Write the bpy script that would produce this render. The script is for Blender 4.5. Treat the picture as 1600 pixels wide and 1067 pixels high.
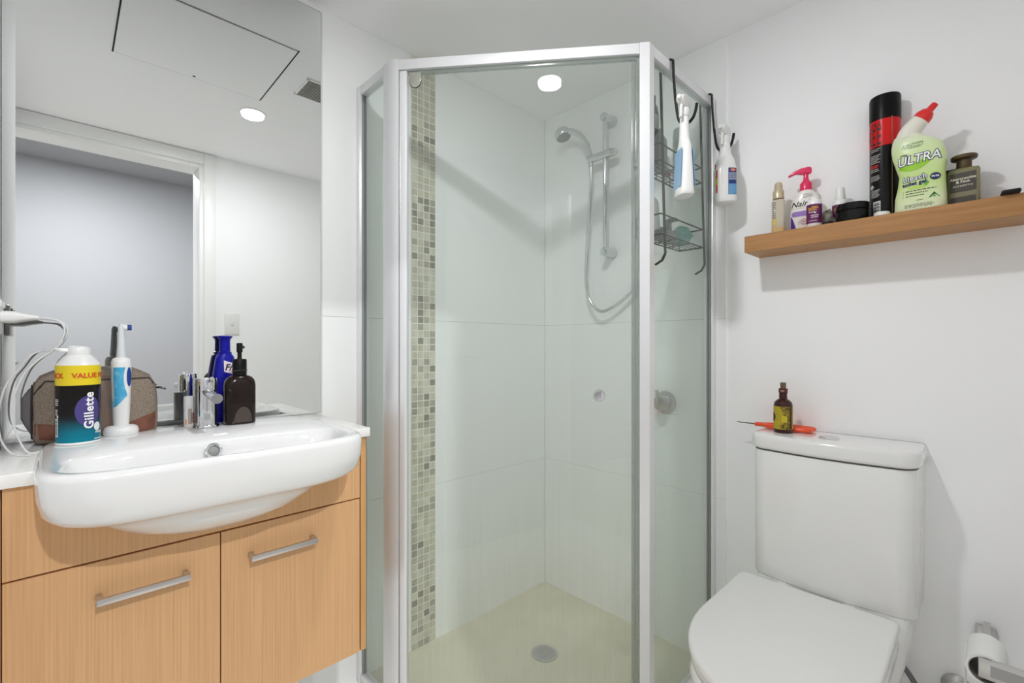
import bpy, bmesh, math, random
from mathutils import Vector, Matrix
S = bpy.context.scene
COL = S.collection
for o in list(bpy.data.objects): bpy.data.objects.remove(o, do_unlink=True)
PI = math.pi
rnd = random.Random(7)

# ------------------------------------------------------------------ camera, world, light, exposure
FPX, HORIZON, PHI = 725.0, 539.7, 0.80357
cam = bpy.data.cameras.new('camera'); co = bpy.data.objects.new('camera', cam); COL.objects.link(co)
cam.sensor_width = 36.0; cam.lens = FPX / 1600 * 36.0
cam.shift_y = (HORIZON - 533.5) / 1600.0
cam.clip_start = 0.01
co.location = (0, 0, 1.08); co.rotation_euler = (PI/2, 0, PHI - PI/2)
S.camera = co
w = bpy.data.worlds.new('world'); S.world = w; w.use_nodes = True
w.node_tree.nodes['Background'].inputs[0].default_value = (.9, .95, 1, 1)
w.node_tree.nodes['Background'].inputs[1].default_value = 0.02
LX, LY, H = 0.60, 0.566, 2.108
la = bpy.data.lights.new('downlight_lamp', 'AREA'); la.shape = 'DISK'; la.size = 0.085; la.energy = 5.3; la.color = (.975, .985, 1)
lo = bpy.data.objects.new('downlight_lamp', la); COL.objects.link(lo); lo.location = (LX, LY, H - .0135)
L2X, L2Y, H2 = 0.05, -1.35, 2.60     # hallway downlight, shining in through the open doorway
lb_ = bpy.data.lights.new('hall_lamp', 'AREA'); lb_.shape = 'DISK'; lb_.size = 0.085; lb_.energy = 36.0; lb_.color = (.965, .98, 1)
lo2 = bpy.data.objects.new('hall_lamp', lb_); COL.objects.link(lo2); lo2.location = (L2X, L2Y, H2 - .0135)
S.view_settings.view_transform = 'Standard'; S.view_settings.look = 'None'
S.view_settings.gamma = 1.0; S.view_settings.use_curve_mapping = False
S.view_settings.exposure = 0.53
S.cycles.max_bounces = 32; S.cycles.diffuse_bounces = 26; S.cycles.glossy_bounces = 10
S.cycles.transparent_max_bounces = 24; S.cycles.transmission_bounces = 8
S.cycles.caustics_reflective = False; S.cycles.caustics_refractive = False

# ------------------------------------------------------------------ materials
def lin(c):
    return tuple(((v/255)/12.92 if v/255 <= .04045 else ((v/255+.055)/1.055)**2.4) for v in c)
def mat(name, rgb, rough=.5, metal=0., coat=0., spec=.5, trans=0., bump=None, vary=None, sub=0.):
    m = bpy.data.materials.new(name); m.use_nodes = True
    nt = m.node_tree; b = nt.nodes['Principled BSDF']
    c = lin(rgb)
    b.inputs['Base Color'].default_value = (*c, 1); b.inputs['Roughness'].default_value = rough
    b.inputs['Metallic'].default_value = metal; b.inputs['Coat Weight'].default_value = coat
    b.inputs['Specular IOR Level'].default_value = spec; b.inputs['Transmission Weight'].default_value = trans
    b.inputs['Coat Roughness'].default_value = .06
    if sub: b.inputs['Subsurface Weight'].default_value = sub; b.inputs['Subsurface Scale'].default_value = .01
    if bump or vary:
        tc = nt.nodes.new('ShaderNodeTexCoord')
    if bump:   # (scale, strength, stretch)
        mp = nt.nodes.new('ShaderNodeMapping'); mp.inputs['Scale'].default_value = bump[2] if len(bump) > 2 else (1, 1, 1)
        nz = nt.nodes.new('ShaderNodeTexNoise'); nz.inputs['Scale'].default_value = bump[0]; nz.inputs['Detail'].default_value = 4
        bp = nt.nodes.new('ShaderNodeBump'); bp.inputs['Strength'].default_value = bump[1]; bp.inputs['Distance'].default_value = .002
        nt.links.new(tc.outputs['Object'], mp.inputs[0]); nt.links.new(mp.outputs[0], nz.inputs['Vector'])
        nt.links.new(nz.outputs[0], bp.inputs['Height']); nt.links.new(bp.outputs[0], b.inputs['Normal'])
    if vary:   # (second rgb, scale, stretch, lo, hi)
        mp = nt.nodes.new('ShaderNodeMapping'); mp.inputs['Scale'].default_value = vary[2]
        nz = nt.nodes.new('ShaderNodeTexNoise'); nz.inputs['Scale'].default_value = vary[1]; nz.inputs['Detail'].default_value = 6
        rp = nt.nodes.new('ShaderNodeValToRGB'); rp.color_ramp.elements[0].position = vary[3]; rp.color_ramp.elements[1].position = vary[4]
        rp.color_ramp.elements[0].color = (*c, 1); rp.color_ramp.elements[1].color = (*lin(vary[0]), 1)
        nt.links.new(tc.outputs['Object'], mp.inputs[0]); nt.links.new(mp.outputs[0], nz.inputs['Vector'])
        nt.links.new(nz.outputs[0], rp.inputs[0]); nt.links.new(rp.outputs[0], b.inputs['Base Color'])
    return m
def glass_mat(name, tint, base=.04, haze=0., haze_col=(225, 230, 226), streak=True, rough=0.0):
    """thin pane: transparent body with Schlick reflection and a little soap haze"""
    m = bpy.data.materials.new(name); m.use_nodes = True; nt = m.node_tree
    for n in list(nt.nodes): nt.nodes.remove(n)
    out = nt.nodes.new('ShaderNodeOutputMaterial')
    tr = nt.nodes.new('ShaderNodeBsdfTransparent'); tr.inputs[0].default_value = (*lin(tint), 1)
    gl = nt.nodes.new('ShaderNodeBsdfGlossy'); gl.inputs['Roughness'].default_value = rough; gl.inputs[0].default_value = (1, 1, 1, 1)
    lw = nt.nodes.new('ShaderNodeLayerWeight'); lw.inputs[0].default_value = .5
    pw = nt.nodes.new('ShaderNodeMath'); pw.operation = 'POWER'; pw.inputs[1].default_value = 5
    ma = nt.nodes.new('ShaderNodeMath'); ma.operation = 'MULTIPLY_ADD'; ma.inputs[1].default_value = .9; ma.inputs[2].default_value = base
    nt.links.new(lw.outputs['Facing'], pw.inputs[0]); nt.links.new(pw.outputs[0], ma.inputs[0])
    m1 = nt.nodes.new('ShaderNodeMixShader')
    nt.links.new(ma.outputs[0], m1.inputs[0]); nt.links.new(gl.outputs[0], m1.inputs[2])
    if haze:
        df = nt.nodes.new('ShaderNodeBsdfTranslucent'); df.inputs[0].default_value = (*lin(haze_col), 1)
        d2 = nt.nodes.new('ShaderNodeBsdfDiffuse'); d2.inputs[0].default_value = (*lin(haze_col), 1)
        md = nt.nodes.new('ShaderNodeMixShader'); nt.links.new(df.outputs[0], md.inputs[1]); nt.links.new(d2.outputs[0], md.inputs[2])
        m2 = nt.nodes.new('ShaderNodeMixShader'); nt.links.new(tr.outputs[0], m2.inputs[1]); nt.links.new(md.outputs[0], m2.inputs[2])
        if streak:
            tc = nt.nodes.new('ShaderNodeTexCoord'); mp = nt.nodes.new('ShaderNodeMapping'); mp.inputs['Scale'].default_value = (60, 60, 2.5)
            nz = nt.nodes.new('ShaderNodeTexNoise'); nz.inputs['Scale'].default_value = 1.6; nz.inputs['Detail'].default_value = 5
            mr = nt.nodes.new('ShaderNodeMapRange'); mr.inputs[1].default_value = .38; mr.inputs[2].default_value = .72
            mr.inputs[3].default_value = 0; mr.inputs[4].default_value = haze*1.6
            sx = nt.nodes.new('ShaderNodeSeparateXYZ'); mz = nt.nodes.new('ShaderNodeMapRange')   # soap film runs thicker towards the foot
            mz.inputs[1].default_value = .75; mz.inputs[2].default_value = .05; mz.inputs[3].default_value = .12; mz.inputs[4].default_value = 1
            mm = nt.nodes.new('ShaderNodeMath'); mm.operation = 'MULTIPLY_ADD'; mm.inputs[2].default_value = haze*.7
            nt.links.new(tc.outputs['Object'], mp.inputs[0]); nt.links.new(mp.outputs[0], nz.inputs['Vector']); nt.links.new(tc.outputs['Object'], sx.inputs[0])
            nt.links.new(sx.outputs[2], mz.inputs[0]); nt.links.new(nz.outputs[0], mr.inputs[0])
            nt.links.new(mr.outputs[0], mm.inputs[0]); nt.links.new(mz.outputs[0], mm.inputs[1]); nt.links.new(mm.outputs[0], m2.inputs[0])
        else: m2.inputs[0].default_value = haze
        nt.links.new(m2.outputs[0], m1.inputs[1])
    else: nt.links.new(tr.outputs[0], m1.inputs[1])
    nt.links.new(m1.outputs[0], out.inputs[0])
    return m
def emis(name, rgb, s):
    m = bpy.data.materials.new(name); m.use_nodes = True; nt = m.node_tree
    b = nt.nodes['Principled BSDF']; b.inputs['Emission Color'].default_value = (*lin(rgb), 1); b.inputs['Emission Strength'].default_value = s
    return m
def grad_z(name, stops, rough=.3, coat=.3, coord='Object', spec=.5):
    """colour bands printed along the height (object z, metres)"""
    m = bpy.data.materials.new(name); m.use_nodes = True; nt = m.node_tree; b = nt.nodes['Principled BSDF']
    b.inputs['Roughness'].default_value = rough; b.inputs['Coat Weight'].default_value = coat; b.inputs['Specular IOR Level'].default_value = spec
    tc = nt.nodes.new('ShaderNodeTexCoord'); sx = nt.nodes.new('ShaderNodeSeparateXYZ'); mr = nt.nodes.new('ShaderNodeMapRange')
    z0, z1 = stops[0][0], stops[-1][0]
    mr.inputs[1].default_value = z0; mr.inputs[2].default_value = z1
    rp = nt.nodes.new('ShaderNodeValToRGB'); e = rp.color_ramp.elements
    while len(e) < len(stops): e.new(.5)
    for k, (z, c) in enumerate(stops): e[k].position = (z-z0)/(z1-z0); e[k].color = (*lin(c), 1)
    nt.links.new(tc.outputs[coord], sx.inputs[0]); nt.links.new(sx.outputs[2], mr.inputs[0]); nt.links.new(mr.outputs[0], rp.inputs[0])
    nt.links.new(rp.outputs[0], b.inputs['Base Color'])
    return m

PAINT = mat('white_paint', (247, 247, 248), .6, bump=(180, .04))
CEIL = mat('ceiling_paint', (247, 247, 248), .75)
DOORW = mat('door_white', (242, 243, 247), .45)
TRIMW = mat('trim_white', (240, 240, 238), .35)
TILE = mat('glazed_white_tile', (247, 248, 247), .25, spec=.4)
GROUT = mat('pale_grout', (232, 233, 230), .9)
MGROUT = mat('mosaic_grout', (230, 228, 214), .9)
FLOORM = mat('pale_floor_tile', (244, 243, 238), .45, vary=((240, 239, 233), 6, (1, 1, 1), .35, .7))
SHFL = mat('shower_floor_tile', (228, 222, 200), .55, vary=((219, 213, 190), 6, (1, 1, 1), .35, .7))
CER = mat('white_ceramic', (235, 235, 234), .12, coat=.6)
PLAST = mat('white_plastic', (232, 232, 230), .35)
SEATP = mat('toilet_seat_plastic', (233, 233, 231), .28)
CHROME = mat('chrome', (225, 226, 228), .07, metal=1)
SATIN = mat('satin_metal', (205, 203, 202), .32, metal=1)
ALU = mat('bright_anodised_aluminium', (238, 238, 240), .32, metal=.35, bump=(40, .02, (1, 1, 40)))
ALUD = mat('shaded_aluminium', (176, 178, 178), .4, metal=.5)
BLACKG = mat('black_gap', (18, 16, 15), .8)
RUBBER = mat('grey_rubber', (150, 152, 151), .6)
SEAL = glass_mat('clear_plastic_seal', (212, 218, 214), .06, .25, streak=False, rough=.15)
GLASS = glass_mat('door_glass', (251, 253, 252), .03, .035, (232, 235, 232))
GLASSP = glass_mat('panel_glass', (247, 251, 249), .028, .02, (215, 222, 218))
MIRROR = mat('mirror_silver', (247, 249, 248), 0.0, metal=1)
STONE = mat('white_stone_top', (240, 239, 236), .25, coat=.2)
def wood(name, a, b, stretch, sc=1.0, rough=.45):
    m = bpy.data.materials.new(name); m.use_nodes = True; nt = m.node_tree; p = nt.nodes['Principled BSDF']; p.inputs['Roughness'].default_value = rough
    tc = nt.nodes.new('ShaderNodeTexCoord'); mp = nt.nodes.new('ShaderNodeMapping'); mp.inputs['Scale'].default_value = stretch
    n1 = nt.nodes.new('ShaderNodeTexNoise'); n1.inputs['Scale'].default_value = sc; n1.inputs['Detail'].default_value = 8; n1.inputs['Roughness'].default_value = .65
    rp = nt.nodes.new('ShaderNodeValToRGB'); rp.color_ramp.elements[0].position = .3; rp.color_ramp.elements[1].position = .72
    rp.color_ramp.elements[0].color = (*lin(a), 1); rp.color_ramp.elements[1].color = (*lin(b), 1)
    nt.links.new(tc.outputs['Object'], mp.inputs[0]); nt.links.new(mp.outputs[0], n1.inputs['Vector']); nt.links.new(n1.outputs[0], rp.inputs[0])
    nt.links.new(rp.outputs[0], p.inputs['Base Color'])
    bp = nt.nodes.new('ShaderNodeBump'); bp.inputs['Strength'].default_value = .06; bp.inputs['Distance'].default_value = .001
    nt.links.new(n1.outputs[0], bp.inputs['Height']); nt.links.new(bp.outputs[0], p.inputs['Normal'])
    return m
WOODV = wood('oak_laminate_vertical', (226, 180, 132), (204, 155, 106), (300, 300, 3))
WOODSIDE = wood('oak_edge_vertical', (216, 168, 112), (190, 142, 84), (150, 150, 3))
WOODH = wood('oak_shelf', (182, 133, 81), (156, 108, 60), (90, 4, 90), 1.2)

# ------------------------------------------------------------------ mesh helpers
class MB:
    def __init__(s): s.v = []; s.f = []
    def add(s, vs, fs, M=None):
        k = len(s.v)
        s.v += [tuple(M @ Vector(p)) if M is not None else tuple(p) for p in vs]
        s.f += [tuple(i+k for i in f) for f in fs]; return s
    def bm(s, b, M=None):
        b.verts.index_update(); s.add([v.co[:] for v in b.verts], [[v.index for v in f.verts] for f in b.faces], M); b.free(); return s
    def box(s, x0, x1, y0, y1, z0, z1, bev=0., seg=2, M=None):
        b = bmesh.new(); bmesh.ops.create_cube(b, size=1)
        for v in b.verts: v.co = ((x0+x1)/2+v.co.x*(x1-x0), (y0+y1)/2+v.co.y*(y1-y0), (z0+z1)/2+v.co.z*(z1-z0))
        if bev: bmesh.ops.bevel(b, geom=b.edges[:], offset=bev, segments=seg, profile=.5, affect='EDGES')
        return s.bm(b, M)
    def rings(s, R, cap0=True, cap1=True, M=None):
        n = len(R[0]); vs = [p for r in R for p in r]; fs = []
        for i in range(len(R)-1):
            for j in range(n):
                a, b = i*n+j, i*n+(j+1) % n; fs.append((a, b, b+n, a+n))
        if cap0: fs.append(tuple(range(n))[::-1])
        if cap1: fs.append(tuple(range((len(R)-1)*n, len(R)*n)))
        return s.add(vs, fs, M)
    def lathe(s, prof, n=32, cx=0, cy=0, z=0, M=None, c0=True, c1=True):
        R = [[(cx+r*math.cos(2*PI*j/n), cy+r*math.sin(2*PI*j/n), z+zz) for j in range(n)] for r, zz in prof]
        return s.rings(R, c0, c1, M)
    def loft(s, secs, n=40, M=None):
        return s.rings([sell(*q, n) for q in secs], M=M)
    def tube(s, pts, r, n=10, M=None, cap=True):
        P = [Vector(p) for p in pts]; R = []
        up = None
        for i, p in enumerate(P):
            d = (P[min(i+1, len(P)-1)] - P[max(i-1, 0)]).normalized()
            if up is None:
                up = Vector((0, 0, 1)) if abs(d.z) < .9 else Vector((1, 0, 0))
            a = (up - d*up.dot(d)).normalized(); up = a; b = d.cross(a)
            rr = r[i] if isinstance(r, (list, tuple)) else r
            R.append([tuple(p + a*rr*math.cos(2*PI*j/n) + b*rr*math.sin(2*PI*j/n)) for j in range(n)])
        return s.rings(R, cap, cap, M)
    def strap(s, pts, w, t, wdir=(1, 0, 0), M=None):
        P = [Vector(p) for p in pts]; W = Vector(wdir).normalized(); R = []
        for i, p in enumerate(P):
            d = (P[min(i+1, len(P)-1)] - P[max(i-1, 0)]).normalized(); N = d.cross(W).normalized()
            R.append([tuple(p+W*sx*w/2+N*sy*t/2) for sx, sy in ((-1, -1), (1, -1), (1, 1), (-1, 1))])
        return s.rings(R, M=M)
    def prism(s, poly, z0, z1, bev=0., M=None, seg=2):
        b = bmesh.new(); vs = [b.verts.new((x, y, z0)) for x, y in poly]; f = b.faces.new(vs)
        r = bmesh.ops.extrude_face_region(b, geom=[f]); bmesh.ops.translate(b, verts=[v for v in r['geom'] if isinstance(v, bmesh.types.BMVert)], vec=(0, 0, z1-z0))
        bmesh.ops.recalc_face_normals(b, faces=b.faces[:])
        if bev:
            es = [e for e in b.edges if abs(e.verts[0].co.z-e.verts[1].co.z) < 1e-6]
            bmesh.ops.bevel(b, geom=es, offset=bev, segments=seg, profile=.5, affect='EDGES')
        return s.bm(b, M)
    def patch(s, fn, x0, x1, z0, z1, nx=10, nz=1):
        vs = [fn(x0+(x1-x0)*i/nx, z0+(z1-z0)*k/nz) for k in range(nz+1) for i in range(nx+1)]
        fs = [(k*(nx+1)+i, k*(nx+1)+i+1, (k+1)*(nx+1)+i+1, (k+1)*(nx+1)+i) for k in range(nz) for i in range(nx)]
        return s.add(vs, fs)
    def poly(s, fn, pts):
        return s.add([fn(x, z) for x, z in pts], [tuple(range(len(pts)))])
    def mesh(s, name, m, smooth=40, fix=True):
        me = bpy.data.meshes.new(name); me.from_pydata(s.v, [], s.f)
        if fix:
            b = bmesh.new(); b.from_mesh(me); bmesh.ops.recalc_face_normals(b, faces=b.faces[:]); b.to_mesh(me); b.free()
        me.materials.append(m)
        if smooth:
            me.polygons.foreach_set('use_smooth', [True]*len(me.polygons))
            me.set_sharp_from_angle(angle=math.radians(smooth))
        me.update(); return me
    def obj(s, name, m, parent=None, smooth=40, label=None, loc=None, fix=True, **kw):
        o = bpy.data.objects.new(name, s.mesh(name, m, smooth, fix)); COL.objects.link(o)
        if parent is not None: o.parent = parent
        if loc: o.location = loc
        if label: o['label'] = label
        for k, v in kw.items(): o[k] = v
        return o
def sell(z, cx, cy, a, b, p, n=40):
    out = []
    for j in range(n):
        t = 2*PI*j/n; c, q = math.cos(t), math.sin(t)
        out.append((cx+a*math.copysign(abs(c)**(2/p), c), cy+b*math.copysign(abs(q)**(2/p), q), z))
    return out
def thing(name, label, cat, loc=(0, 0, 0), rz=0., group=None):
    o = bpy.data.objects.new(name, None); COL.objects.link(o); o.location = loc; o.rotation_euler = (0, 0, rz)
    o.empty_display_size = .02; o['label'] = label; o['category'] = cat
    if group: o['group'] = group
    return o
def tag(o, label, cat, group=None):
    o['label'] = label; o['category'] = cat
    if group: o['group'] = group
    return o
def struct(o): o['kind'] = 'structure'; return o
def catmull(pts, k=8):
    P = [Vector(p) for p in pts]; P = [P[0]*2-P[1]] + P + [P[-1]*2-P[-2]]; out = []
    for i in range(1, len(P)-2):
        for j in range(k):
            t = j/k; a, b, c, d = P[i-1], P[i], P[i+1], P[i+2]
            out.append(tuple(.5*((2*b)+(c-a)*t+(2*a-5*b+4*c-d)*t*t+(3*b-a-3*c+d)*t**3)))
    out.append(tuple(P[-2])); return out
def text_geo(body, size, bold=0., shear=0., align='CENTER', space=1.):
    cu = bpy.data.curves.new('t', 'FONT'); cu.body = body; cu.size = size; cu.align_x = align; cu.align_y = 'CENTER'
    cu.offset = bold; cu.shear = shear; cu.space_character = space; cu.resolution_u = 3
    o = bpy.data.objects.new('t', cu); me = o.to_mesh()
    vs = [v.co[:] for v in me.vertices]; fs = [tuple(p.vertices) for p in me.polygons]
    o.to_mesh_clear(); bpy.data.objects.remove(o); bpy.data.curves.remove(cu)
    tri = [(f[0], f[k], f[k+1]) for f in fs for k in range(1, len(f)-1)]; out = []     # split long triangles so lettering follows curved bottles
    while tri:
        f = tri.pop(); L = [math.dist(vs[f[k]], vs[f[(k+1) % 3]]) for k in range(3)]; k = L.index(max(L))
        if L[k] > .006:
            a, b, c = f[k], f[(k+1) % 3], f[(k+2) % 3]; vs.append(tuple((p+q)/2 for p, q in zip(vs[a], vs[b]))); m = len(vs)-1
            tri += [(a, m, c), (m, b, c)]
        else: out.append(f)
    return vs, out
def text(mb, fn, body, size, x, z, bold=0., shear=0., rot=0., align='CENTER', sx=1., space=1.):
    vs, fs = text_geo(body, size, bold, shear, align, space); c, q = math.cos(rot), math.sin(rot)
    mb.add([fn(x+(a*sx)*c-b*q, z+(a*sx)*q+b*c) for a, b, _ in vs], fs); return mb
def blob(mb, fn, cx, cz, rx, rz, a0=0., a1=2*PI, rings=5, n=28):   # filled disc that follows a curved surface
    vs = [fn(cx, cz)]; m = n if a1-a0 > 6.28 else n+1
    for k in range(1, rings+1):
        for j in range(m): a = a0+(a1-a0)*j/n; vs.append(fn(cx+rx*k/rings*math.cos(a), cz+rz*k/rings*math.sin(a)))
    fs = []
    for j in range(n):
        j1 = (j+1) % m
        fs.append((0, 1+j, 1+j1))
        for k in range(rings-1): b = 1+k*m; fs.append((b+j, b+m+j, b+m+j1, b+j1))
    return mb.add(vs, fs)
def cyl(r, a0=0.):   # local front is -y; x is arc length to the right
    return lambda x, z: (r*math.sin(a0+x/r), -r*math.cos(a0+x/r), z)
def flat(y): return lambda x, z: (x, y, z)
def fine(mb, fn, x0, x1, z, rows, pitch, h, seed=1):
    q = random.Random(seed)
    for k in range(rows):
        x = x0; end = x1-(x1-x0)*q.uniform(0, .25)
        while x < end:
            wd = min((x1-x0)*q.uniform(.05, .16), end-x)
            zz = z-k*pitch; mb.poly(fn, [(x, zz), (x+wd, zz), (x+wd, zz+h), (x, zz+h)]); x += wd+(x1-x0)*.03
    return mb
def on_loft(secs, off=.0005):
    """front (-y) surface of a lofted bottle at local x, z"""
    def fn(x, z):
        zs = [q[0] for q in secs]; z_ = min(max(z, zs[0]), zs[-1])
        for i in range(len(secs)-1):
            if secs[i][0] <= z_ <= secs[i+1][0] and secs[i+1][0] > secs[i][0]:
                t = (z_-secs[i][0])/(secs[i+1][0]-secs[i][0]); q = [a+(b-a)*t for a, b in zip(secs[i], secs[i+1])]; break
        _, cx, cy, a, b, p = q
        u = min(abs((x-cx)/a), .999)
        return (x, cy-b*(1-u**p)**(1/p)-off, z)
    return fn

# ------------------------------------------------------------------ room shell
XR, YL, YB = 1.583, 1.426, -0.09      # right tile face, left tile face, rear wall face
XP = 1.589                            # painted face of the right wall
struct(MB().box(-.42, 1.75, -.25, 1.60, -.10, 0.0).obj('floor', FLOORM, smooth=0))
ceil = struct(MB().box(-.42, 1.75, -.25, 1.60, H, H+.1).obj('ceiling', CEIL, smooth=0))
wl = struct(MB().box(-.42, 1.75, YL+.008, 1.60, 0, H).obj('wall_left', GROUT, smooth=0))
wr = struct(MB().box(XP, 1.75, -.25, YL+.008, 0, H).obj('wall_right', PAINT, smooth=0))
# rear wall behind the camera with its door hole
DX0, DX1, DZ = -.215, .535, 2.045
wb = struct(MB().box(-.42, DX0, -.25, YB, 0, H).box(DX1, XP, -.25, YB, 0, H).box(DX0, DX1, -.25, YB, DZ, H).obj('wall_rear', PAINT, smooth=0))
# side wall: a nib beside the vanity and the return to the door
ws = struct(MB().prism([(-.42, -.09), (-.30, -.09), (-.30, 1.02), (-.095, 1.02), (-.095, YL+.008), (-.42, YL+.008)], 0, H).obj('wall_side', PAINT, smooth=0))
d = bpy.data.objects.new('door_1', None); COL.objects.link(d); d['kind'] = 'structure'
fr = MB()
fr.box(DX1, DX1+.055, YB-.001, YB+.014, 0, H-.004, .004).box(DX0-.055, DX0, YB-.001, YB+.014, 0, H-.004, .004)
fr.box(DX0, DX1, YB-.001, YB+.014, DZ, H-.004, .004)
fr.box(DX1-.02, DX1, YB-.16, YB+.004, 0, DZ, .002).box(DX0, DX0+.02, YB-.14, YB+.004, 0, DZ, .002).box(DX0+.02, DX1-.02, YB-.14, YB+.004, DZ-.02, DZ, .002)
fr.obj('door_frame', TRIMW, d)
# the leaf stands open against the side wall
dl = MB().box(DX0+.002, DX0+.037, YB+.022, YB+.022+.70, .006, DZ-.023, .002).obj('door_leaf', DOORW, d)
h = MB().lathe([(.026, 0), (.026, .008)], 24, M=Matrix.Translation((DX0+.037, YB+.66, 1.02)) @ Matrix.Rotation(PI/2, 4, 'Y'))
h.tube([(DX0+.04, YB+.66, 1.02), (DX0+.082, YB+.66, 1.02), (DX0+.09, YB+.65, 1.02), (DX0+.09, YB+.55, 1.02)], .009)
h.obj('door_handle', SATIN, dl, label='satin lever handle')
# hallway outside the open door
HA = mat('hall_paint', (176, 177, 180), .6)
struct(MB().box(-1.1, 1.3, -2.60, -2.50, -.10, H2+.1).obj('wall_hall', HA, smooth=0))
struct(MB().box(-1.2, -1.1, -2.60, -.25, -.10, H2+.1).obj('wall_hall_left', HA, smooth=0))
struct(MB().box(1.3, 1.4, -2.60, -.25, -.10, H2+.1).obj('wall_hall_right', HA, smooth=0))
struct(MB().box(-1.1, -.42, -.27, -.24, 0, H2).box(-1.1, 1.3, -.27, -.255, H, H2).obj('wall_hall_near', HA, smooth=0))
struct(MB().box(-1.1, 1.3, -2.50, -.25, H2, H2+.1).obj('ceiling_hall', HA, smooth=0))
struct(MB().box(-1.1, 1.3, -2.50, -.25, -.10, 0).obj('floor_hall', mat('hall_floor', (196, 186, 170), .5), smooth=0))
# large glazed wall tiles, each its own piece
def wall_tile(parent, x0, x1, z0, z1, wall):
    g = .0004
    if wall == 'L': mb = MB().box(x0+g, x1-g, YL, YL+.0085, z0+g, z1-g,   .0007, 1)
    else: mb = MB().box(XR, XP+.0005, x0+g, x1-g, z0+g, z1-g, .0007, 1)
    return mb.obj('wall_tile', TILE, parent, 30)
ZT = [0, .567, 1.170, H]
for k in range(3):
    for x0, x1 in (((-.095, .02), (.02, .62), (.62, .8805), (.983, XR)) if k == 0 else ((-.095, .32), (.32, .8805), (.983, XR))):
        wall_tile(wl, x0, x1, ZT[k], ZT[k+1], 'L')
    for y0, y1 in ((.616, YL),):
        wall_tile(wr, y0, y1, ZT[k], ZT[k+1], 'R')
# mosaic strip
ms = MB().box(.881, .9825, YL-.0007, YL+.008, 0, H).obj('mosaic_strip', MGROUT, wl, 0, label='strip of small beige and grey stone mosaic')
tones = [(214, 211, 192), (198, 194, 176), (174, 170, 154), (146, 142, 127), (206, 202, 178)]
tmesh = []
for k, c in enumerate(tones):
    m = mat('mosaic_stone_%d' % k, c, .4, vary=(tuple(int(v*.86) for v in c), 55, (1, 1, .3), .4, .75))
    nt = m.node_tree
    oi = nt.nodes.new('ShaderNodeObjectInfo'); ad = nt.nodes.new('ShaderNodeVectorMath'); ad.operation = 'ADD'
    mpn = [n for n in nt.nodes if n.type == 'MAPPING'][0]; tcn = [n for n in nt.nodes if n.type == 'TEX_COORD'][0]
    nt.links.new(tcn.outputs['Object'], ad.inputs[0]); nt.links.new(oi.outputs['Location'], ad.inputs[1]); nt.links.new(ad.outputs[0], mpn.inputs[0])
    tmesh.append(MB().box(-.0111, .0111, -.0022, .0022, -.0111, .0111, .0008, 1).mesh('mosaic_tile', m, 30))
PT = .0252; cnt = 0; rest = MB()
for r in range(int(H/PT)):
    for c in range(4):
        x, z = .882+PT*(c+.5)-.0003, PT*(r+.5); t = rnd.choices(range(5), (5, 4, 3, 2.2, 4))[0]; dy = rnd.uniform(-.0003, .0003)
        if cnt < 300:
            o = bpy.data.objects.new('mosaic_tile', tmesh[t]); COL.objects.link(o); o.parent = ms; o.location = (x, YL+.0006+dy, z); cnt += 1
        else: rest.box(x-.0111, x+.0111, YL-.0016+dy, YL+.0028, z-.0111, z+.0111, .0008, 1)
rest.obj('mosaic_tile_rest', tmesh[1].materials[0], ms, 30, kind='stuff')

# ceiling fittings
def downlight(x, y, z, label):
    t = thing('downlight', label, 'light', (x, y, z), 0, 'recessed ceiling downlights')
    MB().lathe([(.046, -.004), (.053, -.004), (.056, 0), (.046, 0)], 40, c0=False, c1=False).rings([[(r*math.cos(a*PI/20), r*math.sin(a*PI/20), z) for a in range(40)] for r, z in ((.046, 0), (.046, -.004))], False, False).obj('bezel', TRIMW, t)
    MB().lathe([(.0, -.0025), (.0465, -.0025), (.0465, -.0005)], 40, c0=False, c1=True).obj('diffuser', LAMP, t)
LAMP = emis('lamp_diffuser', (255, 252, 246), 14)
downlight(LX, LY, H, 'round recessed white LED downlight in the ceiling, seen in the mirror')
downlight(L2X, L2Y, H2, 'round recessed downlight in the hallway ceiling outside the open door')
t = thing('access_panel', 'flush white ceiling access hatch with dark gaps, seen in the mirror', 'hatch', (.355, .935, H))
MB().box(-.232, .232, -.222, .222, -.003, -.0005, .001, 1).obj('hatch_leaf', CEIL, t)
SG = mat('soft_gap', (150, 150, 147), .9)
for x in (-.2365, .2325): MB().box(x, x+.004, -.2265, .2265, -.0018, 0).obj('side_gap', BLACKG, t, 0)
for y in (-.2245, .2223): MB().box(-.232, .232, y, y+.0022, -.0018, 0).obj('end_gap', SG, t, 0)
MB().lathe([(.005, -.0036), (.005, -.003)], 16, 0, -.205).obj('key_hole', BLACKG, t)
t = thing('exhaust_grille', 'square egg-crate exhaust grille in the ceiling, seen at the mirror edge', 'vent', (.752, .945, H))
MB().box(-.078, .078, -.072, .072, -.001, -.0002).obj('dark_backing', mat('vent_dark', (70, 68, 64), .9), t, 0)
fm = MB()
for a, b in ((-.08, -.074), (.074, .08)): fm.box(a, b, -.074, .074, -.008, 0).box(-.08, .08, a*.93, b*.93, -.008, 0)
fm.obj('frame', TRIMW, t, 0)
vn = MB()
for k in range(-7, 8): vn.box(k*.0098-.0012, k*.0098+.0012, -.07, .07, -.007, -.0005)
for k in range(-7, 8): vn.box(-.074, .074, k*.0093-.0012, k*.0093+.0012, -.007, -.0005)
vn.obj('egg_crate', mat('vent_grey', (176, 174, 168), .6), t, 0, kind='stuff')
t = thing('light_switch', 'white light switch plate on the rear wall, seen in the mirror', 'switch', (.668, YB, 1.20))
MB().box(-.036, .036, 0, .008, -.058, .058, .003).obj('switch_plate', PLAST, t)
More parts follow.
